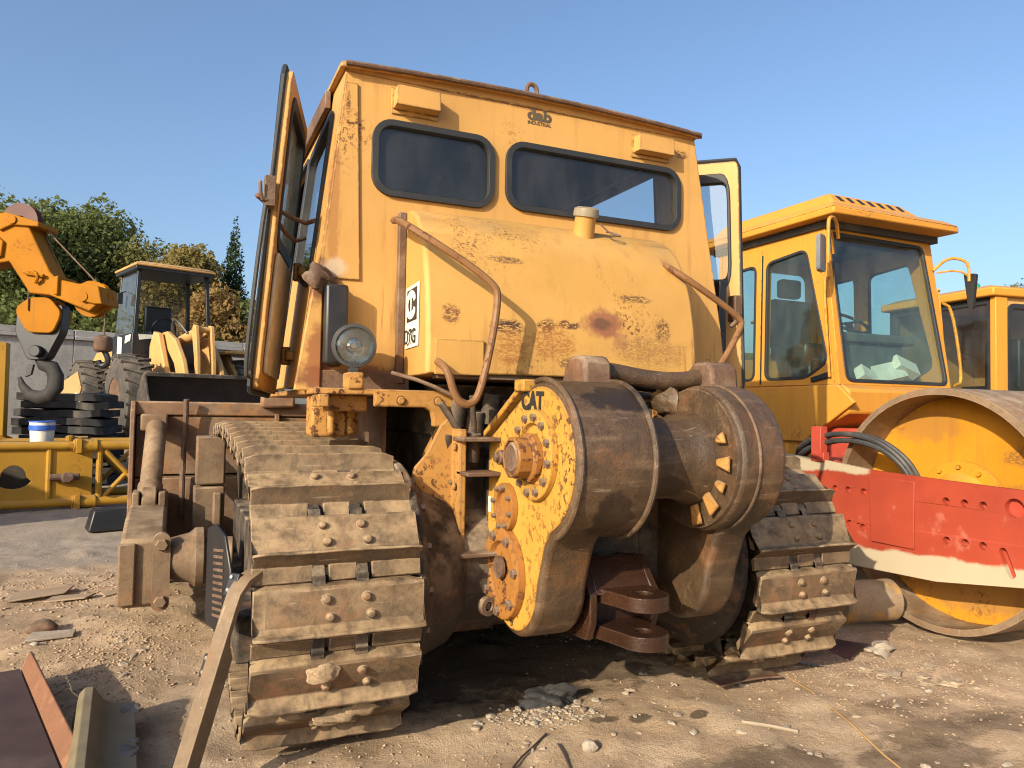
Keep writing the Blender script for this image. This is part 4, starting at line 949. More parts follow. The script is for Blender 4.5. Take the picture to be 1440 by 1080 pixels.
# inside: seat, wheel, console, papers on the ledge
b = MB(); b.box(3.55, 4.05, 2.55, 3.0, 1.70, 1.84); b.box(3.57, 4.03, 2.95, 3.08, 1.82, 2.28); b.box(3.68, 3.92, 2.96, 3.06, 2.30, 2.48); b.box(3.7, 3.9, 2.65, 2.9, 1.46, 1.7); b.build('operator_seat', M['black'], rc, bevel=.03)
b = MB(); b.tube([(3.80+.19*math.cos(2*PI*i/20), 2.32+.15*math.sin(2*PI*i/20), 2.0+.10*math.sin(2*PI*i/20)) for i in range(20)], .014, 6, close=True); b.cyl((3.80, 2.32, 2.0), (3.80, 2.15, 1.6), .03, n=8); b.box(3.79, 3.81, 2.18, 2.46, 1.99, 2.01); b.build('steering_wheel', M['black'], rc)
b = MB(); b.box(3.45, 4.15, 2.06, 2.2, 1.46, 1.82); b.box(3.40, 4.25, 2.02, 2.22, 1.80, 1.88); b.build('console', plain('grey_console', (.10, .105, .09), .7), rc, bevel=.02)
for (x, y, z, w_, h_, t_, r_) in ((3.62, 1.95, 1.48, .16, .12, .05, .4), (3.95, 1.98, 1.49, .32, .16, .08, -.2), (4.12, 1.98, 1.57, .25, .12, .03, .3)):
    b = MB(); b.box(-w_/2, w_/2, -.04, .04, 0, h_, Matrix.Translation((x, y+.02, z)) @ Matrix.Rotation(r_, 4, 'Y') @ Matrix.Rotation(-.6, 4, 'X')); b.build('loose_paper', M['white'], rc)
b = MB(); b.tube([(3.35, 2.9, 1.46), (3.35, 2.9, 2.05), (3.35, 3.05, 2.05), (3.5, 3.05, 2.05)], .014, 6, 1); b.build('grab_bar', M['mast'], rc)
# roof
def frust(b, x0, x1, y0, y1, z0, X0, X1, Y0, Y1, z1):
    b.add([(x0, y0, z0), (x1, y0, z0), (x1, y1, z0), (x0, y1, z0), (X0, Y0, z1), (X1, Y0, z1), (X1, Y1, z1), (X0, Y1, z1)], [(3, 2, 1, 0), (4, 5, 6, 7), (0, 1, 5, 4), (1, 2, 6, 5), (2, 3, 7, 6), (3, 0, 4, 7)])
b = MB(); b.box(3.06, 4.50, 1.80, 3.52, 2.755, 2.81); frust(b, 3.06, 4.50, 1.80, 3.52, 2.811, 3.12, 4.44, 1.89, 3.45, 2.868)
rf = b.build('roof', M['roller'], rc, bevel=.012)
b = MB(); frust(b, 3.17, 4.20, 1.91, 3.40, 2.866, 3.24, 4.06, 2.02, 3.25, 2.985); bp_ = b.build('roof_hood', M['roller'], rf, bevel=.02)
b = MB(); b.box(3.18, 4.48, 1.98, 3.35, 2.70, 2.756); b.build('roof_lining', M['cavity'], rf)
for i in range(7):
    x = 3.30+i*.115; t0, t1 = .38, .80
    pts = [(x, 1.91+.11*t0, 2.866+.119*t0), (x+.045, 1.91+.11*t0, 2.866+.119*t0), (x+.030, 1.91+.11*t1, 2.866+.119*t1), (x-.015, 1.91+.11*t1, 2.866+.119*t1)]
    b = MB(); b.slab([Vector(p)+Vector((0, -.003, .002)) for p in pts], (0, .006, -.004)); b.build('roof_slot', M['black'], bp_)
# mirrors on their brackets, rail by the windscreen
b = MB(); b.tube([(3.24, 1.92, 2.60), (3.13, 1.84, 2.72), (2.99, 1.78, 2.71), (2.97, 1.77, 2.62), (2.97, 1.77, 2.35)], .014, 8, 2); b.tube([(3.22, 1.95, 2.48), (3.13, 1.88, 2.62), (3.0, 1.79, 2.60)], .010, 6, 1); a1 = b.build('mirror_arm', M['roller'], rc)
b = MB(); b.panel(rrect(2.865, 2.995, 2.285, 2.565, .03), [], .04, lambda u, v, d: Vector((u, 1.78+d+(u-2.93)*.5, v))); b.build('mirror', plain('mirror_grey_back', (.20, .20, .20), .5), a1, bevel=.008)
b = MB(); b.tube([(4.42, 1.98, 2.46), (4.50, 1.90, 2.57), (4.62, 1.82, 2.54), (4.64, 1.81, 2.46), (4.64, 1.81, 2.36)], .013, 8, 2); b.tube([(4.44, 1.96, 2.44), (4.58, 1.86, 2.46), (4.66, 1.82, 2.40)], .009, 6, 1); a2 = b.build('mirror_arm', M['roller'], rc)
b = MB(); b.panel(rpoly([(1.75, 2.42), (1.86, 2.43), (1.82, 2.13), (1.78, 2.12)], .02), [], .03, lambda u, v, d: Vector((4.64+d, u, v))); b.build('mirror', M['black'], a2, bevel=.006)
b = MB(); b.tube([(4.50, 1.95, 2.18), (4.58, 1.92, 2.14), (4.63, 1.86, 1.50), (4.52, 1.86, 1.47)], .013, 8, 2); b.build('hand_rail', M['mast'], rc)

# short pipe lying between track and drum
b = MB(); b.lathe([(.105, 0), (.12, .012), (.12, .35), (.10, .36), (.10, .02)], (2.045, .835, .115), (.95, -.20, 0.01), 28); sb = b.build('steel_roller', steel('stub_dusty_steel', (.22, .15, .09), (.30, .20, .12), 9, scratch=.2, rustc=(.42, .22, .03), dust=.3), None, bevel=.004)
tag(sb, 'short dusty steel pipe with yellow paint traces lying before the big drum', 'pipe')

# ------------------------------------------------------------------ second machine far right: yellow cab with dark front window
p = ground_at(1387, 9.4)
ex = thing('excavator', 'yellow machine cab with dark side window at the right edge, behind the road roller', 'excavator', p, R(-8))
def cab_panel(parent, fn, outer, win, mat, gl, th=.05):
    b = MB(); b.panel(outer, [win], th, fn); o = b.build('cab_wall', mat, parent, bevel=.006)
    b = MB(); b.panel(inset(win, -.03), [inset(win, .03)], th*.8, lambda u, v, d: fn(u, v, d-.012)); f = b.build('window', M['rubber'], o, bevel=.004)
    b = MB(); b.panel(inset(win, .0), [], .006, lambda u, v, d: fn(u, v, d+.015)); b.build('pane', gl, f)
    return o
cab_panel(ex, lambda u, v, d: Vector((-.55+d, u, v)), [(-.6, 1.2), (1.0, 1.2), (1.0, 2.62), (-.6, 2.62)], rpoly([(-.54, 1.26), (.9, 1.26), (.9, 2.57), (-.54, 2.57)], .06), M['rubber'], M['glass'])
cab_panel(ex, lambda u, v, d: Vector((u, -.6+d, v)), [(-.55, 1.2), (.9, 1.2), (.9, 2.62), (-.55, 2.62)], rpoly([(-.38, 1.3), (.8, 1.3), (.8, 2.52), (-.34, 2.52)], .08), M['loader'], M['glass'])
b = MB(); b.box(-.58, -.40, -.64, -.56, 1.2, 2.62); b.build('pillar', M['roller'], ex, bevel=.01)
b = MB(); b.box(-.66, 1.0, -.68, 1.05, 2.62, 2.72); frust(b, -.62, .96, -.64, 1.0, 2.721, -.5, .85, -.5, .9, 2.77); b.build('roof', M['roller'], ex, bevel=.02)
b = MB(); b.lathe([(.05, 0), (.05, .06), (.03, .08), (0, .085)], (-.5, -.3, 2.74), (0, 0, 1), 14); b.build('beacon', plain('green_beacon', (.02, .30, .12), .3), ex)
b = MB(); b.box(.87, .9, -.6, 1.0, 1.2, 2.62); b.box(-.55, .9, .97, 1.0, 1.2, 2.62); b.box(-.7, 2.2, -.9, 1.1, .75, 1.2); b.box(.92, 2.2, -.9, 1.1, 1.2, 1.75); b.build('body', M['loader'], ex, bevel=.03)
b = MB(); b.box(-.1, .4, -.2, .3, 1.4, 1.6); b.box(.3, .42, -.2, .3, 1.5, 2.2); b.build('operator_seat', M['black'], ex, bevel=.03)
for y in (-.8, .95):
    b = MB(); b.prism([(-1.0, .0), (-1.2, .25), (-1.0, .62), (2.3, .62), (2.5, .25), (2.3, .0)], 'y', y-.25, y+.25); b.build('crawler_track', M['under'], ex, bevel=.04)

# ------------------------------------------------------------------ wheel loader at the back left
lo = thing('wheel_loader', 'pale yellow wheel loader with black cab and raised dark bucket by the wall', 'wheel loader', ground_at(228, 14.3)+Vector((0, 0, .49)), R(-72))
b = MB(); b.prism([(-2.7, .9), (-2.7, 1.55), (-2.3, 1.75), (-.8, 1.8), (-.6, .7), (-2.3, .7)], 'y', -.62, .62); b.build('engine_hood', M['loader'], lo, bevel=.03)
b = MB(); b.box(-.9, 1.9, -.35, .35, .55, 1.0); b.build('chassis', M['under'], lo, bevel=.02)
for (x, y) in ((1.4, -.95), (1.4, .95), (-1.4, -.95), (-1.4, .95)):
    s = 1 if y > 0 else -1
    b = MB(); b.lathe([(.36, -.24), (.60, -.25), (.72, -.20), (.745, -.1), (.745, .1), (.72, .20), (.60, .25), (.36, .24)], (x, y, .77), (0, 1, 0), 44, close=True)
    for i in range(22):                                 # chevron lugs
        for sd_ in (-1, 1):
            a0 = 2*PI*(i+(.5 if sd_ > 0 else 0))/22
            def tp_(a, r, yy): return (x+r*math.cos(a), y+yy, .77+r*math.sin(a))
            w_ = .065; a1 = a0+.16
            b.add([tp_(a0, .735, 0), tp_(a0+w_, .735, 0), tp_(a1+w_, .70, sd_*.25), tp_(a1, .70, sd_*.25), tp_(a0, .785, 0), tp_(a0+w_*.8, .785, 0), tp_(a1+w_*.8, .755, sd_*.245), tp_(a1, .755, sd_*.245)],
                  [(0, 1, 2, 3), (7, 6, 5, 4), (0, 4, 5, 1), (1, 5, 6, 2), (2, 6, 7, 3), (3, 7, 4, 0)])
    tw = b.build('wheel', M['tyre'], lo)
    b = MB(); b.lathe([(.37, .23), (.35, .12), (.30, .05), (.16, .05), (.14, .14), (0, .14)], (x, y, .77), (0, s, 0), 28); b.build('rim', M['rust'], tw)
# cab
PB = .035
cabp = MB(); 
for (x, y) in ((.55, -.68), (.55, .68), (-.65, -.68), (-.65, .68)): cabp.add([(x+a*PB, y+c*PB, 1.45) for a in (-1, 1) for c in (-1, 1)]+[(x*.86+a*PB, y*.88+c*PB, 3.2) for a in (-1, 1) for c in (-1, 1)], [(0, 1, 3, 2), (4, 6, 7, 5), (0, 4, 5, 1), (2, 3, 7, 6), (0, 2, 6, 4), (1, 5, 7, 3)])
cabp.box(-.70, .60, -.72, .72, 1.40, 1.98) 
lc = cabp.build('cab', M['black'], lo, bevel=.01)
b = MB(); b.add([(-.62, -.70, 1.98), (.52, -.70, 1.98), (.46, -.615, 3.18), (-.55, -.615, 3.18)], [(0, 1, 2, 3)]); b.build('pane', glass('loader_dusty_glass', (.25, .28, .28), .10, (.20, .21, .20), .10), lc)
b = MB(); b.add([(-.65, -.66, 1.98), (-.65, .66, 1.98), (-.56, .58, 3.18), (-.56, -.58, 3.18)], [(0, 1, 2, 3)]); b.build('pane', glass('loader_rear_glass', (.6, .62, .6), .12), lc)
b = MB(); b.slab([(-.3, -.735, 1.55), (-.02, -.735, 1.5), (0, -.735, 1.92), (-.28, -.735, 1.96)], (0, .008, 0)); b.slab([(.2, -.735, 1.8), (.52, -.735, 1.84), (.56, -.735, 1.95), (.22, -.735, 1.94)], (0, .008, 0)); b.slab([(.610, -.6, 1.86), (.610, -.25, 1.92), (.610, -.2, 1.97), (.610, -.62, 1.96)], (-.008, 0, 0)); b.build('peeling_patch', M['white'], lc)
b = MB(); b.box(-.70, .64, -.70, .70, 3.14, 3.20); b.build('roof_frame', M['black'], lc, bevel=.01); b = MB(); b.box(-.72, .66, -.72, .72, 3.201, 3.25); frust(b, -.72, .66, -.72, .72, 3.251, -.62, .55, -.6, .6, 3.30); b.build('roof', M['loader'], lc, bevel=.02)
b = MB(); b.tube([(.16+.08*math.sin(a), .21*math.cos(a)-.05, 2.12+.19*math.sin(a)) for a in [2*PI*i/24 for i in range(24)]], .018, 6, close=True); b.cyl((.2, -.05, 2.1), (.42, -.05, 1.9), .03, n=8); b.build('steering_wheel', M['black'], lc)
b = MB(); b.box(-.4, .0, -.25, .25, 1.95, 2.1); b.box(-.45, -.33, -.25, .25, 2.0, 2.6); b.build('operator_seat', M['black'], lc, bevel=.04)
b = MB(); b.box(-.1, .0, -.82, -.74, 2.55, 2.75); b.tube([(-.1, -.66, 2.8), (-.05, -.78, 2.75)], .01, 6); b.build('mirror', M['black'], lc)
# front tower, lift arms, tilt cylinder, linkage
b = MB()
for y in (-.42, .42): b.prism([(.75, .6), (.75, 1.75), (.95, 2.0), (1.2, 1.95), (1.7, 1.2), (1.9, .6)], 'y', y-.05, y+.05)
b.box(.8, 1.7, -.4, .4, .6, 1.25); tw_ = b.build('front_tower', M['loader'], lo, bevel=.02)
for y in (-.30, .30):
    arm_ = [(1.0, 1.98), (1.25, 1.99), (1.7, 1.82), (2.1, 1.45), (2.35, 1.0), (2.2, .85), (1.95, 1.0), (1.7, 1.40), (1.3, 1.68), (1.0, 1.76)]
    b = MB(); b.prism(arm_, 'y', y-.045, y+.045); b.build('lift_arm', M['loader'], lo, bevel=.02)
b = MB(); b.cyl((1.0, .02, 1.86), (1.75, .02, 1.95), .10, n=18); b.cyl((1.75, .02, 1.95), (2.0, .02, 1.98), .05, n=12); b.cyl((1.1, .30, 1.93), (1.6, .28, 2.0), .07, n=14); b.build('tilt_cylinder', M['loader'], lo, bevel=.005)
b = MB()
for y in (-.10, .16): b.prism([(1.95, 2.08), (2.08, 2.06), (2.2, 1.5), (2.25, .95), (2.12, .95), (2.05, 1.5), (1.9, 1.95)], 'y', y-.03, y+.03)
b.cyl((2.0, -.14, 2.0), (2.0, .2, 2.0), .05, n=12); b.build('bell_crank', M['loader'], lo, bevel=.008)
b = MB(); b.tube([(1.0, .1, 1.9), (1.2, .2, 2.12), (1.5, .18, 2.1), (1.7, .1, 2.0)], .02, 6, 2); b.tube([(.95, -.1, 1.9), (1.1, -.2, 2.2), (1.4, -.22, 2.2), (1.6, -.1, 1.95)], .02, 6, 2); b.build('hydraulic_hose', M['hose'], lo)
b = MB(); b.box(.9, 1.9, .55, 1.22, 1.62, 1.68); b.box(.9, 1.9, -1.22, -.55, 1.60, 1.63) if 0 else None; b.prism([(.8, 1.3), (1.2, 1.75), (1.9, 1.2), (1.9, .9), (.9, .9)], 'y', .40, .55); b.prism([(1.0, .9), (1.0, 1.72), (1.35, 1.66), (1.8, 1.30), (2.0, .9)], 'y', .66, .76); b.build('fender', M['loader'], lo, bevel=.015)
# bucket: curved shell with side plates, open towards the front
BZ = .36
bp2 = [(x, z-BZ) for x, z in [(3.35, .40), (2.9, .38), (2.6, .45), (2.42, .65), (2.38, .95), (2.48, 1.25), (2.72, 1.52)]]
b = MB(); n = len(bp2); vs = [(x, -1.1, z) for x, z in bp2]+[(x, 1.1, z) for x, z in bp2]+[(x-.04 if k > 2 else x, -1.1, z-.04) for k, (x, z) in enumerate(bp2)]+[(x-.04 if k > 2 else x, 1.1, z-.04) for k, (x, z) in enumerate(bp2)]
fs = [(i, i+1, n+i+1, n+i) for i in range(n-1)]+[(2*n+i, 3*n+i, 3*n+i+1, 2*n+i+1) for i in range(n-1)]+[(0, n, 3*n, 2*n), (n-1, 3*n-1, 4*n-1, 2*n-1)]+[(i, 2*n+i, 2*n+i+1, i+1) for i in range(n-1)]+[(n+i, n+i+1, 3*n+i+1, 3*n+i) for i in range(n-1)]
b.add(vs, fs); bk = b.build('bucket', M['shade_steel'], lo, smooth=50)
for y in (-1.12, 1.09):
    b = MB(); b.prism([(x, z-BZ) for x, z in [(3.35, .38), (3.2, .75), (2.78, 1.55), (2.68, 1.52), (2.45, 1.22), (2.35, .95), (2.38, .62), (2.6, .40)]], 'y', y, y+.03); b.build('bucket_side', M['shade_steel'], bk, bevel=.005)
b = MB(); b.box(2.70, 2.80, -1.1, 1.1, 1.49-BZ, 1.56-BZ); b.build('bucket_lip', M['shade_steel'], bk, bevel=.01)

# ------------------------------------------------------------------ crane boom, hook block, small hook
hr, hf = r0.copy(), Vector((cF.x, cF.y, 0)).normalized()
BO = ground_at(72, 9.0)
def bq(u, z, d=0): return BO + hr*u + hf*d + Vector((0, 0, z))
cr = thing('mobile_crane', 'orange folding crane boom reaching in from the left edge above the yard', 'crane', (0, 0, 0))
def bplate(poly, d0, d1, name, mat, parent, bevel=.012):
    b = MB(); b.slab([bq(u, z, d0) for u, z in poly], hf*(d1-d0)); return b.build(name, mat, parent, bevel=bevel)
# heights seen at 9 m: 1 px is .00857 m, eye level is 567
def uz(px, py): return ((px-72)*.00857, 1.196+(566.5-py)*.00857)
seg = [uz(*q) for q in ((-70, 318), (10, 303), (38, 312), (75, 385), (84, 395), (148, 408), (150, 424), (132, 440), (75, 418), (48, 416), (18, 372), (-5, 376), (-70, 392))]
bm_ = bplate(seg, -.16, .16, 'boom', M['crane'], cr, .015)
bplate([uz(*q) for q in ((-6, 322), (20, 306), (60, 317), (60, 324), (22, 322), (6, 330))], -.20, .20, 'boom_plate', M['crane'], bm_)
bplate([uz(*q) for q in ((-70, 326), (-6, 330), (12, 345), (10, 366), (-70, 385))], -.20, .20, 'boom_plate', M['crane'], bm_)
bplate([uz(*q) for q in ((84, 393), (90, 391), (90, 418), (84, 418))], -.20, .20, 'boom_flange', M['crane'], bm_)
bplate([uz(*q) for q in ((118, 402), (146, 405), (152, 430), (140, 430), (118, 424))], -.20, .20, 'sheave_plate', M['crane'], bm_)
sheave = lambda px, py, r, d: MB().lathe([(r*.3, -.04), (r, -.05), (r*.88, -.015), (r*.88, .015), (r, .05), (r*.3, .04)], bq(*uz(px, py), d), hf, 28, close=True)
M['sheave'] = plain('red_brown_sheave', (.085, .018, .009), .6)
sheave(22, 312, .22, 0).build('sheave', M['sheave'], bm_); sheave(125, 420, .22, .03).build('sheave', M['crane'], bm_)
b = MB(); b.cyl(bq(*uz(125, 420), -.21), bq(*uz(125, 420), .21), .06, n=14); b.cyl(bq(*uz(24, 315), -.22), bq(*uz(24, 315), .22), .05, n=14); b.build('pin', M['crane'], bm_)
b = MB(); b.tube([bq(*uz(48, 386), -.19), bq(*uz(60, 388), -.22), bq(*uz(64, 395), -.22), bq(*uz(58, 402), -.19)], .02, 6, 1); b.tube([bq(*uz(42, 388), -.19), bq(*uz(70, 392), -.20)], .022, 6); b.build('boom_lug', M['crane'], bm_)
b = MB(); b.tube([bq(*uz(56, 322)), bq(*uz(134, 400))], .010, 6); b.tube([bq(*uz(46, 322), .1), bq(*uz(76, 392), .1)], .014, 6); b.tube([bq(*uz(144, 425)), bq(*uz(144, 474))], .009, 6)
for k in (-12, -4, 6): b.tube([bq(*uz(58+k, 410), k*.012), bq(*uz(58+k, 440), k*.012)], .009, 6)
b.build('rope', M['rust'], cr)
# the carrier stands outside the frame and throws its shadow on the apron
b = MB()
CM = Matrix.Translation((-8.2, 4.6, 0)) @ Matrix.Rotation(R(8), 4, 'Z')
b.box(-1.2, 1.2, -4.2, 4.6, .8, 1.35, CM); b.box(-1.1, 1.1, -1.0, 2.0, 1.36, 2.35, CM); b.box(-1.15, 1.15, 3.2, 4.6, 1.36, 2.9, CM)
b.build('carrier', M['crane'], cr, bevel=.05)
b = MB()
for yy in (-3.2, -2.0, 2.6): 
    for xx in (-1.0, 1.0): b.cyl(CM @ Vector((xx-.18, yy, .5)), CM @ Vector((xx+.18, yy, .5)), .5, n=24)
    b.build('wheel', M['tyre'], cr, bevel=.03); b = MB()
b = MB(); st_ = CM @ Vector((0, .5, 2.3)); en_ = bq(*uz(-60, 352))
d_ = (en_-st_); b.slab([st_+Vector((0, 0, -.3)), en_+Vector((0, 0, -.3)), en_+Vector((0, 0, .3)), st_+Vector((0, 0, .3))], hf*.36); b.build('boom', M['crane'], cr, bevel=.02)
M['hookblack'] = steel('hook_dark_iron', (.014, .012, .011), (.03, .024, .02), 8, scratch=.1, rough=.75, bump=.5)
hk = thing('hook_block', 'large orange and black hook block hanging under the crane boom', 'hook block', bq(*uz(58, 545)))
def rel(pts): return pts
b = MB(); o_ = hk.location
def hplate(poly, d0, d1, name, mat, parent, bevel=.01):
    b = MB(); b.slab([bq(*uz(*q), d0)-o_ for q in poly], hf*(d1-d0)); return b.build(name, mat, parent, bevel=bevel)
hplate(rpoly([(46, 421), (74, 421), (90, 440), (89, 450), (80, 471), (44, 470), (28, 444), (29, 434)], 8), -.13, -.08, 'cheek_plate', M['crane'], hk)
hplate(rpoly([(46, 421), (74, 421), (90, 440), (89, 450), (80, 471), (44, 470), (28, 444), (29, 434)], 8), .08, .13, 'cheek_plate', M['crane'], hk)
hplate(rpoly([(26, 430), (90, 430), (88, 468), (68, 508), (42, 508), (24, 470)], 6), -.078, .078, 'hook_yoke', M['black'], hk)
b = MB(); b.cyl(bq(*uz(58, 496), -.16)-o_, bq(*uz(58, 496), .16)-o_, .07, n=16); b.build('pin', M['black'], hk, bevel=.01)
hkp = [(54, 505), (60, 514), (72, 518), (78, 530), (78, 545), (70, 557), (56, 561), (41, 556), (31, 543), (27, 532)]
rad = [.08, .11, .125, .13, .135, .13, .12, .095, .06, .03]
b = MB(); vs = []; fs = []
P_ = [bq(*uz(*q))-o_ for q in hkp]; nn_ = 12
for i, p in enumerate(P_):
    t_ = (P_[min(i+1, len(P_)-1)]-P_[max(i-1, 0)]).normalized(); s_ = t_.cross(hf)
    for k in range(nn_): a = 2*PI*k/nn_; vs.append(p+s_*math.cos(a)*rad[i]*.72+hf*math.sin(a)*rad[i]*.55)
for i in range(len(P_)-1):
    for k in range(nn_): fs.append((i*nn_+k, i*nn_+(k+1) % nn_, (i+1)*nn_+(k+1) % nn_, (i+1)*nn_+k))
fs += [tuple(range(nn_)), tuple(range((len(P_)-1)*nn_, len(P_)*nn_))]
b.add(vs, fs); b.build('hook', M['hookblack'], hk, smooth=60)
b = MB(); b.slab([bq(*uz(*q), -.02)-o_ for q in ((40, 514), (47, 514), (44, 528), (36, 532))], hf*.04); b.build('safety_latch', M['black'], hk)
h2 = thing('ball_hook', 'small round grey weight with hook hanging from the boom tip rope', 'hook', bq(*uz(142, 495)))
o2 = h2.location
b = MB(); b.lathe([(.03, .14), (.10, .11), (.105, -.03), (.09, -.06), (.03, -.07)], bq(*uz(143, 487))-o2, (0, 0, 1), 20); b.build('weight', M['rust'], h2, bevel=.01)
b = MB(); b.tube([bq(*uz(*q))-o2 for q in ((144, 492), (149, 500), (151, 508), (146, 515), (139, 514), (137, 507))], .035, 8, 2); b.build('hook', M['black'], h2)

# ------------------------------------------------------------------ lattice boom section lying on the ground
LA, LB = Vector((-4.3, 7.15, 0)), Vector((-.9, 7.83, 0))
lv = (LB-LA).normalized(); ln = Vector((-lv.y, lv.x, 0)); LL = (LB-LA).length
la = thing('lattice_boom', 'yellow lattice boom section with solid end plate lying on the ground', 'crane boom', LA, math.atan2(lv.y, lv.x))
H, Wd = .70, .95
for (y, z) in ((0, .06), (0, H), (Wd, .06), (Wd, H)):
    b = MB(); b.cyl((0, y, z), (LL, y, z), .052, n=14); b.build('chord', M['mast'], la)
    b = MB(); b.cyl((1.78, y, z), (2.02, y, z), .075, n=14); b.box(1.80, 1.86, y-.09, y+.09, z-.08, z+.08); b.build('coupling', M['mast'], la, bevel=.005)
for y in (0, Wd):
    xs = [0.9, 2.05, 2.62, 3.2]
    for x in (1.0, 1.55, 2.05, 2.62, 3.1): b = MB(); b.cyl((x, y, .06), (x, y, H), .035, n=10); b.build('post', M['mast'], la)
    for (x0, x1) in ((2.1, 2.58), (2.58, 2.1), (2.66, 3.08), (3.08, 2.66)): b = MB(); b.cyl((x0, y+(.012 if x1 > x0 else -.012), .10), (x1, y+(.012 if x1 > x0 else -.012), H-.05), .028, n=8); b.build('brace', M['mast'], la)
for x in (1.0, 2.05, 3.1):
    for z in (.06, H): b = MB(); b.cyl((x, 0, z), (x, Wd, z), .035, n=10); b.build('cross_bar', M['mast'], la)
for (x0, x1) in ((2.05, 3.1), (3.1, 2.05)):
    b = MB(); b.cyl((x0, 0, H-.02), (x1, Wd, H-.02), .022, n=8); b.build('brace', M['mast'], la)
hp = [(1.22+.15*math.cos(a)*(1.2 if math.sin(a) < 0 else .8), .36+.13*math.sin(a)) for a in [2*PI*i/16 for i in range(16)]]
for y in (.0, Wd):
    b = MB(); b.panel([(.0, .08), (1.98, .08), (1.98, H-.02), (.0, H-.02)], [hp], .02, lambda u, v, d, y=y: Vector((u, y+d-.01, v))); b.build('end_panel', M['mast'], la, bevel=.004)
b = MB(); b.cyl((1.72, -.02, .33), (1.72, -.22, .36), .06, n=12); b.cyl((1.55, -.06, .35), (1.85, -.06, .35), .04, n=10); b.build('pin', M['rust'], la, bevel=.01)
# black block on the apron just before it
c_ = ground_at(165, 7.2); c_.z = gz(c_.x, c_.y)
b = MB(); frust(b, -.22, .22, -.15, .15, 0, -.17, .17, -.11, .11, .20); bb_ = b.build('support_block', M['black'], None, bevel=.015); bb_.location = c_; bb_.rotation_euler.z = .2
tag(bb_, 'black rubber chock block lying beside the blade in the shade', 'block')
# upright yellow jib foot at the left edge
yp = thing('jib_foot', 'upright yellow steel column cut by the left edge, behind the lattice boom', 'column', ground_at(-8, 9.6))
b = MB(); b.box(-.30, .14, -.12, .12, .05, 1.95); b.build('column', M['mast'], yp, bevel=.01)
b = MB(); b.slab([(-.3, -.16, .50), (.3, -.16, .50), (.20, -.16, .72), (-.1, -.16, .86), (-.3, -.16, .86)], (0, .32, 0)); b.box(-.4, .35, -.2, .2, 0, .05); b.build('foot_plate', M['crane'], yp, bevel=.012)

# ------------------------------------------------------------------ scrap between lattice boom and loader
tarp_m = plain('black_rubber_sheet', (.022, .021, .02), .75, var=.4)
def wavy(name, c, rz, sx, sy, th, amp, seed, mat):
    n1, n2 = 14, 8; vs = []; fs = []; r = random.Random(seed); ph = [r.uniform(0, 6) for _ in range(4)]
    for t in (0, 1):
        for j in range(n2+1):
            for i in range(n1+1):
                x, y = -sx/2+sx*i/n1, -sy/2+sy*j/n2
                vs.append((x+.03*math.sin(y*7+ph[3]), y+.03*math.sin(x*6+ph[2]), t*th+amp*(math.sin(x*5.5+ph[0])*math.cos(y*4+ph[1])+.5*math.sin(x*13+ph[2])+.4*math.sin(y*11+ph[3]))))
    K = (n1+1)*(n2+1)
    for j in range(n2):
        for i in range(n1):
            a = j*(n1+1)+i; fs += [(a, a+n1+1, a+n1+2, a+1), (K+a, K+a+1, K+a+n1+2, K+a+n1+1)]
    per = list(range(n1+1))+[j*(n1+1)+n1 for j in range(1, n2+1)]+[n2*(n1+1)+i for i in range(n1-1, -1, -1)]+[j*(n1+1) for j in range(n2-1, 0, -1)]
    for i in range(len(per)): fs.append((per[i], per[(i+1) % len(per)], K+per[(i+1) % len(per)], K+per[i]))
    b = MB(); b.add(vs, fs); o = b.build(name, mat, None); o.location = c; o.rotation_euler.z = rz; return o
mp = ground_at(100, 10.6)
for k in range(11):
    o = wavy('rubber_mat', mp+Vector((rng.uniform(-.05, .05), rng.uniform(-.05, .05), 0.10+k*.112)), R(-10)+rng.uniform(-.12, .12), 1.25-.02*k, .8, .095, .016, k, tarp_m)
    tag(o, 'wavy black rubber mat in the stack before the loader tyres', 'mat', 'stacked black mats')
for j in range(11):
    o = lump('black_tarp', (0, 0, .28), .42, tarp_m, None, 31, (1.15, .8, .85), 4, .22); o.location = ground_at(38, 10.4)
    tag(o, 'crumpled black tarpaulin heap left of the mat stack', 'tarpaulin'); break
pp = ground_at(62, 8.9)
pl = thing('paint_pail', 'white plastic pail with blue band standing by the black mats', 'pail', pp+Vector((0, 0, .72)))
b = MB(); b.lathe([(.10, 0), (.12, .005), (.135, .24), (.128, .24), (.115, .02), (0, .02)], (0, 0, 0), (0, 0, 1), 24); b.build('bucket_body', M['white'], pl)
b = MB(); b.lathe([(.1375, .14), (.139, .14), (.1395, .20), (.138, .20)], (0, 0, 0), (0, 0, 1), 24, close=True); b.lathe([(.138, .235), (.142, .235), (.142, .25), (.138, .25)], (0, 0, 0), (0, 0, 1), 24, close=True); b.build('blue_band', plain('blue_print', (.03, .12, .50), .4), pl)
b = MB(); b.box(-.5, .5, -.35, .35, -.72, -.004); cb = b.build('crate', plain('dark_crate', (.05, .04, .03), .9), None, bevel=.01); cb.location = pp+Vector((0, .12, .72)); tag(cb, 'low dark box carrying the white pail behind the lattice boom', 'box')
sc_ = ground_at(84, 12.0)+Vector((0, 0, .25))
b = MB(); b.slab([(-.20, 0, .75), (.12, 0, .80), (.20, 0, 1.25), (.10, 0, 1.55), (-.16, 0, 1.30)], (0, .05, 0)); o = b.build('bent_sheet', M['loader'], None, bevel=.01); o.location = sc_; o.rotation_euler = (R(-18), 0, R(-12)); tag(o, 'bent pale yellow sheet panel leaning behind the hook', 'panel')
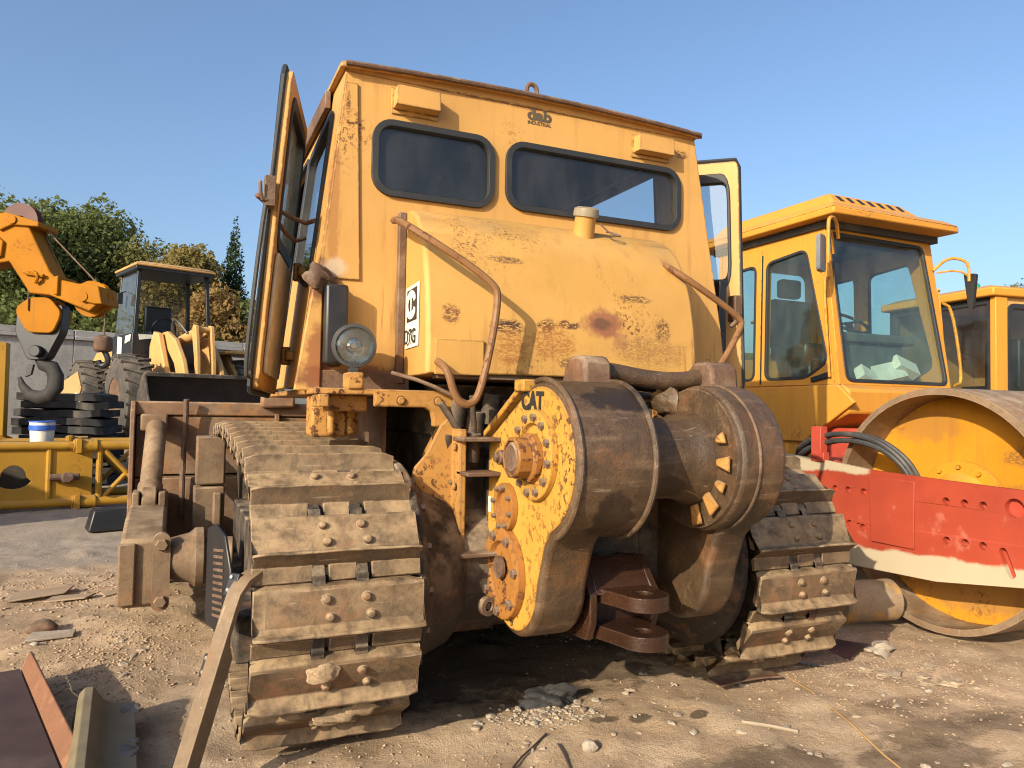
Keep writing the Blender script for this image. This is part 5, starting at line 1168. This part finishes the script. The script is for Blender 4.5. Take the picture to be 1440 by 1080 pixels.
b = MB(); b.slab([(-.02, -.06, .76), (.22, -.06, .76), (.24, -.06, 1.05), (.15, -.06, 1.16), (.03, -.06, 1.05)], (0, .04, 0)); o = b.build('bent_sheet', M['white'], None, bevel=.01); o.location = sc_; o.rotation_euler = (R(-18), 0, R(-12)); tag(o, 'white sheet panel leaning against the bent yellow panel', 'panel')
b = MB(); b.box(-.35, .25, -.2, .2, -.2, .78); o = b.build('crate', plain('dark_timber_crate', (.07, .05, .035), .9), None, bevel=.02); o.location = sc_+Vector((0, .35, 0)); tag(o, 'dark crate holding up the sheet panels beside the loader', 'box')

# ------------------------------------------------------------------ perimeter wall
WA, WB = Vector((-4.87, 16.23, 0)), Vector((-4.87+6*math.cos(R(19)), 16.23+6*math.sin(R(19)), 0)); wv = (WB-WA).normalized()
W0 = WA-wv*14; WL = 46; wa = thing('perimeter_wall', 'grey rendered boundary wall with pale coping behind the machines', 'wall', W0, math.atan2(wv.y, wv.x))
nseg = 12
for k in range(nseg):
    x0 = WL/nseg*k; b = MB(); b.box(x0+.006, x0+WL/nseg-.006, 0, .24, -.2, 2.58); b.build('wall_panel', M['concrete'], wa, bevel=.008)
    b = MB(); b.box(x0+.01, x0+WL/nseg-.01, -.07, .31, 2.582, 2.66); b.box(x0+.01, x0+WL/nseg-.01, -.03, .27, 2.662, 2.80); b.build('coping', M['concrete'], wa, bevel=.01)

# ------------------------------------------------------------------ trees
def leaf_mat(name, c1, c2, c3):
    n = NT(name); t = n.t
    v = n.noise(2.2, 4, .6); f = n.noise(14, 3, .6)
    c = n.mixc(n.ramp(v, .32, .68), c1, c2); c = n.mixc(n.math('MULTIPLY', n.ramp(f, .5, .75), .6), c, c3)
    df = t.nodes.new('ShaderNodeBsdfDiffuse'); t.links.new(c, df.inputs[0])
    tr = t.nodes.new('ShaderNodeBsdfTranslucent'); t.links.new(c, tr.inputs[0])
    mx = t.nodes.new('ShaderNodeMixShader'); mx.inputs[0].default_value = .45
    t.links.new(df.outputs[0], mx.inputs[1]); t.links.new(tr.outputs[0], mx.inputs[2]); t.links.new(mx.outputs[0], n.out.inputs[0]); return n.m
LM_ = {'green': leaf_mat('dark_green_leaves', (0.106, 0.131, 0.044), (0.175, 0.194, 0.069), (0.225, 0.225, 0.088)),
       'olive': leaf_mat('olive_leaves', (0.138, 0.144, 0.053), (0.206, 0.188, 0.069), (0.237, 0.206, 0.081)),
       'autumn': leaf_mat('autumn_leaves', (0.188, 0.156, 0.056), (0.263, 0.200, 0.069), (0.150, 0.144, 0.050)),
       'rust': leaf_mat('rusty_leaves', (0.250, 0.163, 0.062), (0.325, 0.206, 0.081), (0.188, 0.150, 0.056)),
       'cypress': leaf_mat('cypress_green', (.04, .06, .022), (.06, .08, .03), (.075, .09, .035))}
M['bark'] = steel('bark', (.09, .065, .045), (.14, .10, .07), 5, scratch=0, rough=.95, bump=1)
def crown_mesh(clumps, n, size, seed, sq=1.0):
    r = np.random.RandomState(seed)
    w_ = np.array([c[3]**2 for c in clumps]); w_ = w_/w_.sum()
    idx = r.choice(len(clumps), n, p=w_)
    C_ = np.array([c[:3] for c in clumps])[idx]; Rr = np.array([c[3] for c in clumps])[idx]
    d = r.normal(size=(n, 3)); d /= np.linalg.norm(d, axis=1)[:, None]
    rad = Rr*(.45+.55*r.rand(n)**.45)*(1+.18*np.sin(d[:, 0]*5+idx)*np.sin(d[:, 2]*6+idx*2))
    P = C_+d*rad[:, None]*np.array([1, 1, sq])
    a = r.normal(size=(n, 3))*.7+d*.6+np.array([0, 0, .25]); a /= np.linalg.norm(a, axis=1)[:, None]
    t = np.cross(a, r.normal(size=(n, 3))); t /= np.linalg.norm(t, axis=1)[:, None]; s = np.cross(a, t)
    L = size*(.6+.8*r.rand(n))[:, None]; Wq = L*.55
    v = np.stack([P-t*L, P+s*Wq, P+t*L, P-s*Wq], 1).reshape(-1, 3)
    f = np.arange(4*n).reshape(-1, 4)
    me = bpy.data.meshes.new('crown'); me.vertices.add(len(v)); me.vertices.foreach_set('co', v.ravel())
    me.loops.add(f.size); me.loops.foreach_set('vertex_index', f.ravel().astype(np.int32)); me.polygons.add(n); me.polygons.foreach_set('loop_start', np.arange(0, 4*n, 4)); me.update(); return me
def tree(px, Z, h, w_, mat, label, seed, leaves=9000, size=.085, group='trees behind the wall', base=.22, kind='round'):
    p = ground_at(px, Z); r = random.Random(seed)
    t = thing('tree', label, 'tree', p, 0, group)
    b = MB(); th = h*.55
    tr_ = [(0, 0, 0)]; 
    k = 6
    pts = [(.08*h*.1*math.sin(i*1.3+seed), .08*h*.1*math.cos(i*1.7+seed), th*i/k) for i in range(k+1)]
    for i in range(k): b.cyl(pts[i], pts[i+1], h*.022*(1-i/k*.6), h*.022*(1-(i+1)/k*.6), 8)
    cl = []
    if kind == 'cypress':
        for i in range(60):
            z = h*(.04+.95*i/60); rr2 = w_*.42*(1-(i/60)**1.25)+.07
            cl.append((r.uniform(-.3, .3)*rr2, r.uniform(-.3, .3)*rr2, z, rr2*.85))
    else:
        for i in range(26):
            a = r.uniform(0, 2*PI); u = r.random(); z = h*(base+(1-base-.12)*u)
            env = math.sin(PI*min(1, .18+.80*u))**.7 if kind == 'round' else 1
            rr2 = w_*.5*env*r.uniform(.35, .85); cr_ = w_*r.uniform(.13, .24)
            cl.append((rr2*math.cos(a), rr2*math.sin(a), z, cr_))
            if i % 2 == 0: b.cyl(pts[3+i % 3], (rr2*math.cos(a)*.8, rr2*math.sin(a)*.8, z), h*.010, h*.003, 6)
        cl.append((0, 0, h*.86, w_*.17)); cl.append((w_*.08, 0, h*.6, w_*.3))
    b.build('trunk', M['bark'], t)
    me = crown_mesh(cl, int(leaves*1.9), size, seed, 1.0 if kind != 'cypress' else 1.6); me.materials.append(mat)
    o = bpy.data.objects.new('crown', me); COL.objects.link(o); o.parent = t
    return t
tree(-20, 25, 8.2, 7.5, LM_['green'], 'tall dark green tree at the left edge behind the crane boom', 1, 13000)
tree(62, 27, 8.6, 7.0, LM_['green'], 'tallest dark green tree with full crown behind the hook block', 2, 14000)
tree(122, 28, 8.6, 6.0, LM_['green'], 'dark green tree between the tallest tree and the loader', 3, 12000)
tree(192, 27, 7.2, 4.8, LM_['olive'], 'olive green tree straight behind the loader cab', 4, 9000)
tree(258, 26, 6.9, 4.6, LM_['autumn'], 'yellow brown autumn tree between loader cab and cypress', 5, 9000)
tree(305, 24, 5.2, 3.6, LM_['rust'], 'low russet bush of a tree right of the loader cab', 6, 7000, base=.1)
tree(324, 27, 8.2, 2.5, LM_['cypress'], 'slender dark cypress standing beside the open cab door', 7, 15000, .055, kind='cypress')
tree(350, 24, 4.6, 3.4, LM_['green'], 'low dark green bushy tree at the foot of the cypress', 8, 6000, base=.08)
tree(150, 22, 4.0, 4.5, LM_['green'], 'low dark shrubby tree over the wall left of the loader cab', 9, 6000, base=.1)
tree(30, 22, 4.2, 5.0, LM_['green'], 'low shrubby tree over the wall beneath the crane boom', 10, 6000, base=.1)
for k, (px, Z, h, w_) in enumerate(((1345, 44, 8.0, 7), (1395, 46, 8.6, 7), (1440, 44, 9.2, 7.5))):
    tree(px, Z, h, w_, LM_['olive'], ['olive green tree far off just right of the roller mirror', 'olive green tree far off above the right machine cab', 'olive green tree far off at the right edge'][k], 20+k, 8000, .12, group='far trees on the right')

# ------------------------------------------------------------------ loose steel in the foreground left
M['tray'] = plain('dark_brown_web', (.055, .030, .022), .55, var=.3, scale=6)  # dark brown over the whole web of the channel
M['flangerust'] = steel('bright_rust_steel', (.20, .085, .038), (.15, .065, .03), 10, scratch=.15, rough=.7, rustc=(.26, .12, .055), bump=.4)
tz = thing('steel_channel', 'rust brown folded steel channel in the bottom left corner', 'channel', (0, 0, 0))
Bp, Cp, Lp = Vector((-2.060, 1.379, .07)), Vector((-1.616, -0.314, .07)), Vector((-2.796, 1.161, .07))
Cl = Cp+(Lp-Bp)
b = MB(); b.slab([Bp, Cp, Cl, Lp], (0, 0, -.012)); b.slab([Bp+Vector((0, 0, -.013)), Lp+Vector((0, 0, -.013)), Lp+Vector((0, 0, -.07)), Bp+Vector((0, 0, -.07))], (.002, -.012, 0)); b.build('web', M['tray'], tz, bevel=.003)
Ap, Dp = Vector((-2.032, 1.416, .13)), Vector((-1.488, -0.615, .13))
b = MB(); b.slab([Bp+Vector((.003, 0, 0)), Cp+Vector((.003, 0, 0)), Dp, Ap], (.010, .003, -.006)); b.build('flange', M['flangerust'], tz, bevel=.004)
b = MB(); b.slab([Bp+Vector((.012, 0, -.006)), Cp+Vector((.012, 0, -.006)), Cp+Vector((.03, .012, -.07)), Bp+Vector((.03, .012, -.07))], (-.010, 0, 0)); b.build('side_wall', M['flangerust'], tz, bevel=.003)
M['olive'] = plain('olive_paint', (.20, .155, .085), .5, var=.3, scale=7)
oz = thing('hat_section', 'olive grey folded steel profile with dirt on it beside the rusty channel', 'profile')
prof = [(-.082, .0), (-.058, .125), (-.04, .145), (-.012, .145), (.02, .095), (.05, .075), (.125, .07), (.13, .0)]
prof2 = [(x*.93, max(z-.012, -.02)) for x, z in prof]
o0, o1_ = Vector((-1.725, .80, 0)), Vector((-1.66, -.35, 0)); od = (o1_-o0).normalized(); on_ = Vector((-od.y, od.x, 0))
b = MB(); n = len(prof); vs = []
for o_ in (o0, o1_):
    for (x, z) in prof+prof2[::-1]: vs.append(o_+on_*x+Vector((0, 0, z+.005)))
fs = [(i, (i+1) % (2*n), (i+1) % (2*n)+2*n, i+2*n) for i in range(2*n)]+[(i, i+1, 2*n-2-i, 2*n-1-i) for i in range(n-1)]+[(2*n+i+1, 2*n+i, 4*n-1-i, 4*n-2-i) for i in range(n-1)]
b.add(vs, fs); b.build('profile', M['olive'], oz, bevel=.006)
M['ash'] = steel('dry_dirt_heap', (.22, .19, .16), (.12, .10, .085), 30, scratch=0, rough=.95, bump=1)
lump('dirt_heap', (-1.61, .73, .075), .05, M['ash'], oz, 41, (.8, 1.0, .18)); lump('dirt_heap', (-1.60, .36, .075), .038, M['ash'], oz, 42, (.8, 1.3, .16)); lump('dirt_heap', (-1.585, .44, .075), .018, M['ash'], oz, 43, (1, 1, .3))
# curved guard strip leaning on the left track
gs = thing('guard_strip', 'long tan steel guard strip with curved top leaning against the left track', 'strip')
top = Vector((-1.300, .06, .665)); bot = Vector((-1.487, .02, -.01)); gd = (top-bot); gl_ = gd.length; gd.normalize()
wdir = Vector((.66, -.75, .05)); wdir = (wdir-gd*wdir.dot(gd)).normalized(); gn = wdir.cross(gd).normalized()
if gn.y > 0: gn = -gn
pts = []
for i in range(18):
    s_ = i/17*(gl_+.10)
    p = bot+gd*min(s_, gl_-.06)
    if s_ > gl_-.06:
        a = (s_-gl_+.06)/.095; p = p+gd*.095*math.sin(a)-gn*.095*(1-math.cos(a))
    pts.append(p)
vs = []; fs = []
for i, p in enumerate(pts):
    t_ = (pts[min(i+1, 17)]-pts[max(i-1, 0)]).normalized(); nr = wdir.cross(t_).normalized(); nr = nr if nr.dot(gn) > 0 or i > 14 else -nr
    hw = .027; fl = .045 if i < 11 else .012
    for (u, d) in ((-hw, -.008), (-hw, .006), (hw, .006), (hw, -fl), (hw-.006, -fl), (hw-.006, -.008)): vs.append(p+wdir*u+nr*d)
for i in range(17):
    for k in range(6): fs.append((i*6+k, i*6+(k+1) % 6, (i+1)*6+(k+1) % 6, (i+1)*6+k))
fs += [tuple(range(6)), tuple(range(17*6, 18*6))]
b = MB(); b.add(vs, fs); b.build('strip', steel('guard_tan_paint', (.19, .125, .066), (.13, .082, .042), 8, scratch=.5, rough=.6, rustc=(.18, .09, .04), bump=.4, streak=.2), gs, bevel=.003)
for s_ in (.62, .97):
    p = bot+gd*(gl_*s_)-wdir*.033-gn*.01
    b = MB(); b.slab([p-gd*.035+wdir*.02, p+gd*.035+wdir*.02, p+gd*.03-wdir*.02, p-gd*.04-wdir*.02], -gn*.02); br_ = b.build('bracket', M['black'], gs, bevel=.003)
    for q_ in (-.02, .02): b = MB(); b.cyl(p+gd*q_-wdir*.005, p+gd*q_-wdir*.005+gn*.006, .006, n=8); b.build('bolt', M['chrome'], br_)
# perforated black grille plate by the trunnion
g0, g1 = Vector((-1.345, 1.02, 0)), Vector((-1.272, .72, 0)); gdir = (g1-g0).normalized(); gl2 = (g1-g0).length; gnn = Vector((-gdir.y, gdir.x, 0))*-1
def gp(u, v, d): return g0+gdir*(u*gl2)+gnn*d+Vector((0, 0, v))
b = MB(); b.panel([(0, .30), (1, .26), (1, .56), (.75, .68), (.35, .71), (0, .68)], [], .012, gp); gr = b.build('track_guard', M['black'], dz, bevel=.004)
for i in range(11):
    b = MB(); z_ = .34+i*.026
    b.slab([gp(.35, z_, .0135), gp(.75, z_+.016, .0135), gp(.75, z_+.027, .0135), gp(.35, z_+.011, .0135)], gnn*.002); b.build('guard_slot', M['rust'], gr)

# ------------------------------------------------------------------ litter on the ground
M['stone'] = steel('pale_stone', (.40, .33, .245), (.30, .235, .165), 20, scratch=0, rough=.95, bump=1)
M['crumb'] = steel('crumbled_concrete', (.42, .32, .21), (.34, .25, .16), 24, scratch=0, rough=.95, bump=1)
M['brownstone'] = steel('brown_stone', (.26, .19, .13), (.34, .25, .17), 20, scratch=0, rough=.95, bump=.8)
def on_ground(o, x, y, dz_=0): o.location = (x, y, gz(x, y)+dz_); return o
o = on_ground(lump('stone', (0, 0, 0), .030, M['stone'], None, 50, (1.1, .8, .75), 2, .25), -.115, -.042, .014); tag(o, 'largest white stone on the dirt in front of the machine', 'stone')
o = on_ground(lump('stone', (0, 0, 0), .018, M['stone'], None, 51, (1.3, .7, .5), 2, .25), .66, -.18, .006); tag(o, 'flat white pebble on the oil stain right of the twine', 'stone')
o = on_ground(lump('concrete_lump', (0, 0, 0), .07, M['stone'], None, 52, (1.2, .8, .5), 3, .5), 1.87, .40, .02); tag(o, 'broken pale concrete lump on the ground before the steel pipe', 'rubble')
for k, (x, y, s_) in enumerate(((1.60, .12, .06), (1.72, .05, .05), (1.78, -.05, .06), (1.66, -.02, .04), (1.85, .12, .05), (1.55, .22, .045))):
    o = on_ground(lump('concrete_lump', (0, 0, 0), s_*.8, M['crumb'], None, 60+k, (1.3, .9, .3), 3, .5), x, y, .006); tag(o, 'flat crumbled concrete piece on the dirt at right', 'rubble', 'crumbled concrete pieces at right')
protoS = [lump('stone', (0, 0, 0), .02, M['stone'] if k % 2 else M['brownstone'], None, 70+k, (1.2, .9, .6), 2, .3).data for k in range(6)]
for o in [o for o in bpy.data.objects if o.name.startswith('stone') and 'label' not in o]: bpy.data.objects.remove(o)
rs = random.Random(5)
spots = []
while len(spots) < 46:
    x = rs.uniform(-.45, .35); y = rs.uniform(.0, .45)
    if -.35 < x < .1 and y > .15 or rs.random() < .3: spots.append((x, y, rs.uniform(.35, .85)))
for _ in range(34): spots.append((rs.uniform(-2.2, -1.4), rs.uniform(1.3, 3.6), rs.uniform(.4, .95)))
for _ in range(50): spots.append((rs.uniform(.3, 2.2), rs.uniform(-.7, .6), rs.uniform(.3, .8)))
for k, (x, y, s_) in enumerate(spots):
    o = bpy.data.objects.new('stone', protoS[k % 6]); COL.objects.link(o); on_ground(o, x, y, .004*s_)
    o.scale = (s_*rs.uniform(.8, 1.3), s_*rs.uniform(.8, 1.3), s_); o.rotation_euler = (0, 0, rs.uniform(0, 6))
    left = x < -1.3; right = x > .3
    tag(o, 'small stone among the rubble on the dirt left of the track' if left else 'small stone on the stained dirt behind the right track' if right else 'small pale stone on the dirt behind the winch', 'stone', 'stones left of the track' if left else 'stones at right' if right else 'stones behind the winch')
# gravel nobody could count
def gravel(name, n, fn, lo_, hi_, mat, seed, label):
    r = np.random.RandomState(seed); V = []; F = []
    oct_ = np.array([(1, 0, 0), (-1, 0, 0), (0, 1, 0), (0, -1, 0), (0, 0, 1), (0, 0, -.6)], float)
    fo_ = np.array([(0, 2, 4), (2, 1, 4), (1, 3, 4), (3, 0, 4), (2, 0, 5), (1, 2, 5), (3, 1, 5), (0, 3, 5)])
    xy = fn(r, n); z = relief(xy[:, 0], xy[:, 1]); n = len(xy)
    s_ = lo_+(hi_-lo_)*r.rand(n)**3
    v = oct_[None]*(1+.5*(r.rand(n, 6, 3)-.5))*s_[:, None, None]*np.stack([.7+.8*r.rand(n), .7+.8*r.rand(n), .35+.5*r.rand(n)], 1)[:, None]
    a = r.rand(n)*6.28; c_, s2 = np.cos(a)[:, None], np.sin(a)[:, None]
    v = np.stack([v[..., 0]*c_-v[..., 1]*s2, v[..., 0]*s2+v[..., 1]*c_, v[..., 2]], -1)
    v += np.stack([xy[:, 0], xy[:, 1], z+s_*.2], 1)[:, None]
    f = (fo_[None]+np.arange(n)[:, None, None]*6).reshape(-1, 3)
    me = bpy.data.meshes.new(name); v = v.reshape(-1, 3); me.vertices.add(len(v)); me.vertices.foreach_set('co', v.ravel()); me.loops.add(f.size); me.loops.foreach_set('vertex_index', f.ravel().astype(np.int32))
    me.polygons.add(len(f)); me.polygons.foreach_set('loop_start', np.arange(0, f.size, 3)); me.update(); me.materials.append(mat)
    o = bpy.data.objects.new(name, me); COL.objects.link(o); tag(o, label, 'gravel', None, 'stuff')
def gmat():
    n = NT('gravel_mix'); c = n.mixc(n.ramp(n.voro(90, out='Color') if 0 else n.noise(60, 2), .35, .65), (.25, .168, .10), (.42, .295, .18)); return n.done(c, .95)
GM = gmat()
def clump(cx, cy, sx, sy): return lambda r, n: np.stack([cx+sx*r.randn(n), cy+sy*r.randn(n)], 1)
def wide(r, n):
    x = r.uniform(-3.2, 4, n*3); y = r.uniform(-1.3, 4.6, n*3); k = vnoise(x*1.7, y*1.7, 12)*.7+vnoise(x*6, y*6, 13)*.5
    s_ = np.argsort(-(k+r.rand(n*3)*.35))[:n]; return np.stack([x[s_], y[s_]], 1)
gravel('gravel', 16000, wide, .002, .008, GM, 1, 'fine gravel and crumbs of dirt strewn over the whole yard')
gravel('gravel', 2400, clump(-1.75, 1.75, .22, .35), .0025, .010, GM, 2, 'heap of coarse gravel left of the track by the leaning strip')
gravel('gravel', 450, clump(-.14, .25, .10, .05), .003, .011, M['stone'], 3, 'trail of pale gravel beside the black rag')
gravel('gravel', 1600, clump(-1.9, 3.2, .45, .4), .003, .013, GM, 4, 'rubble and chips strewn near the push arm')
gravel('gravel', 2500, clump(1.6, .15, .4, .25), .0025, .009, GM, 5, 'crumbled concrete and grit by the right track')
# rag, sticks, twine, boards
rag = lump('rag', (0, 0, 0), .075, plain('dark_cloth', (.035, .033, .03), .9), None, 77, (1.25, .8, .55), 4, .5); on_ground(rag, -.06, .39, .028); tag(rag, 'crumpled dark rag on the dirt at the edge of the shadow', 'rag')
def stick(name, pts, r, mat, label, cat):
    b = MB(); b.tube([(x, y, gz(x, y)+r*.7+dz_) for x, y, dz_ in pts], r, 6); o = b.build(name, mat, None); tag(o, label, cat); return o
M['twig'] = plain('dark_twig', (.07, .045, .03), .9)
stick('stick', [(-.213, .11, .004), (-.30, .04, .008), (-.36, 0, .006), (-.43, -.07, .0)], .004, M['twig'], 'longer thin dark stick on the dirt left of the white stone', 'stick')
stick('stick', [(-.207, .026, .003), (-.225, -.05, .006), (-.247, -.142, .0)], .004, M['twig'], 'short bent dark twig nearest the white stone', 'stick')
tw = [(1.10+.0, .24, 0), (1.04, .05, .0), (.99, -.10, .002), (.93, -.24, .0), (.882, -.34, .003), (.84, -.46, .0), (.80, -.58, .0), (.77, -.75, 0)]
stick('twine', tw, .0035, plain('orange_twine', (.42, .24, .08), .8), 'thin orange twine running over the dirt from the right track', 'twine')
stick('stick', [(.50, -.12, .0), (.60, -.17, .004), (.68, -.22, .0)], .007, plain('pale_wood', (.36, .28, .19), .9), 'pale flat stick lying on the oil stain', 'stick')
M['board'] = steel('weathered_board', (.26, .18, .11), (.33, .24, .15), 12, scratch=.2, rough=.9)
for k, (x, y, a, w_, l_, lab) in enumerate(((-2.22, 3.10, .2, .10, .30, 'largest weathered board scrap on the dirt at left'), (-2.05, 2.98, -.1, .06, .22, 'narrow board scrap right of the largest board'), (-1.80, 3.02, .5, .05, .16, 'short board scrap nearest the push arm'))):
    b = MB(); b.prism([(-l_*.6, -w_), (l_*.4, -w_*.8), (l_*.6, w_*.7), (-l_*.5, w_)], 'z', 0, .010); o = b.build('board', M['board'], None, bevel=.003); on_ground(o, x, y, .012); o.rotation_euler = (.03, -.04, a); tag(o, lab, 'board')
o = on_ground(lump('scrap_piece', (0, 0, 0), .075, M['rust'], None, 90, (1, .8, .55), 3, .15), -2.10, 2.24, .015); tag(o, 'dark curved rusty scrap lying on the dirt at left', 'scrap')
b = MB(); b.prism([(-.11, -.05), (.1, -.06), (.13, .03), (-.06, .07)], 'z', 0, .012); o = b.build('sheet_scrap', M['stone'], None, bevel=.003); on_ground(o, -2.05, 2.09, .012); o.rotation_euler = (.06, .03, .3); tag(o, 'pale flat scrap in front of the dark rusty scrap', 'scrap')
redm = plain('red_brick_dust', (.42, .12, .06), .9)
for k, (x, y) in enumerate(((-1.63, 3.35), (-1.72, 3.28), (-1.58, 3.2))):
    o = on_ground(lump('brick_piece', (0, 0, 0), .04, redm, None, 95+k, (1.3, .8, .5), 2, .3), x, y, .01); tag(o, 'broken red brick piece on the dirt under the push arm end', 'brick', 'broken brick pieces')
o = wavy('plastic_film', (0, 0, 0), .2, .55, .35, .003, .018, 78, plain('black_film', (.03, .03, .032), .35)); on_ground(o, 1.55, .55, .02); tag(o, 'torn black plastic film on the ground behind the right track', 'plastic film')
o = wavy('steel_offcut', (0, 0, 0), -.1, .34, .10, .006, .006, 79, M['rust']); on_ground(o, .82, .25, .03); tag(o, 'flat rusty offcut lying against the inside of the right track', 'scrap')
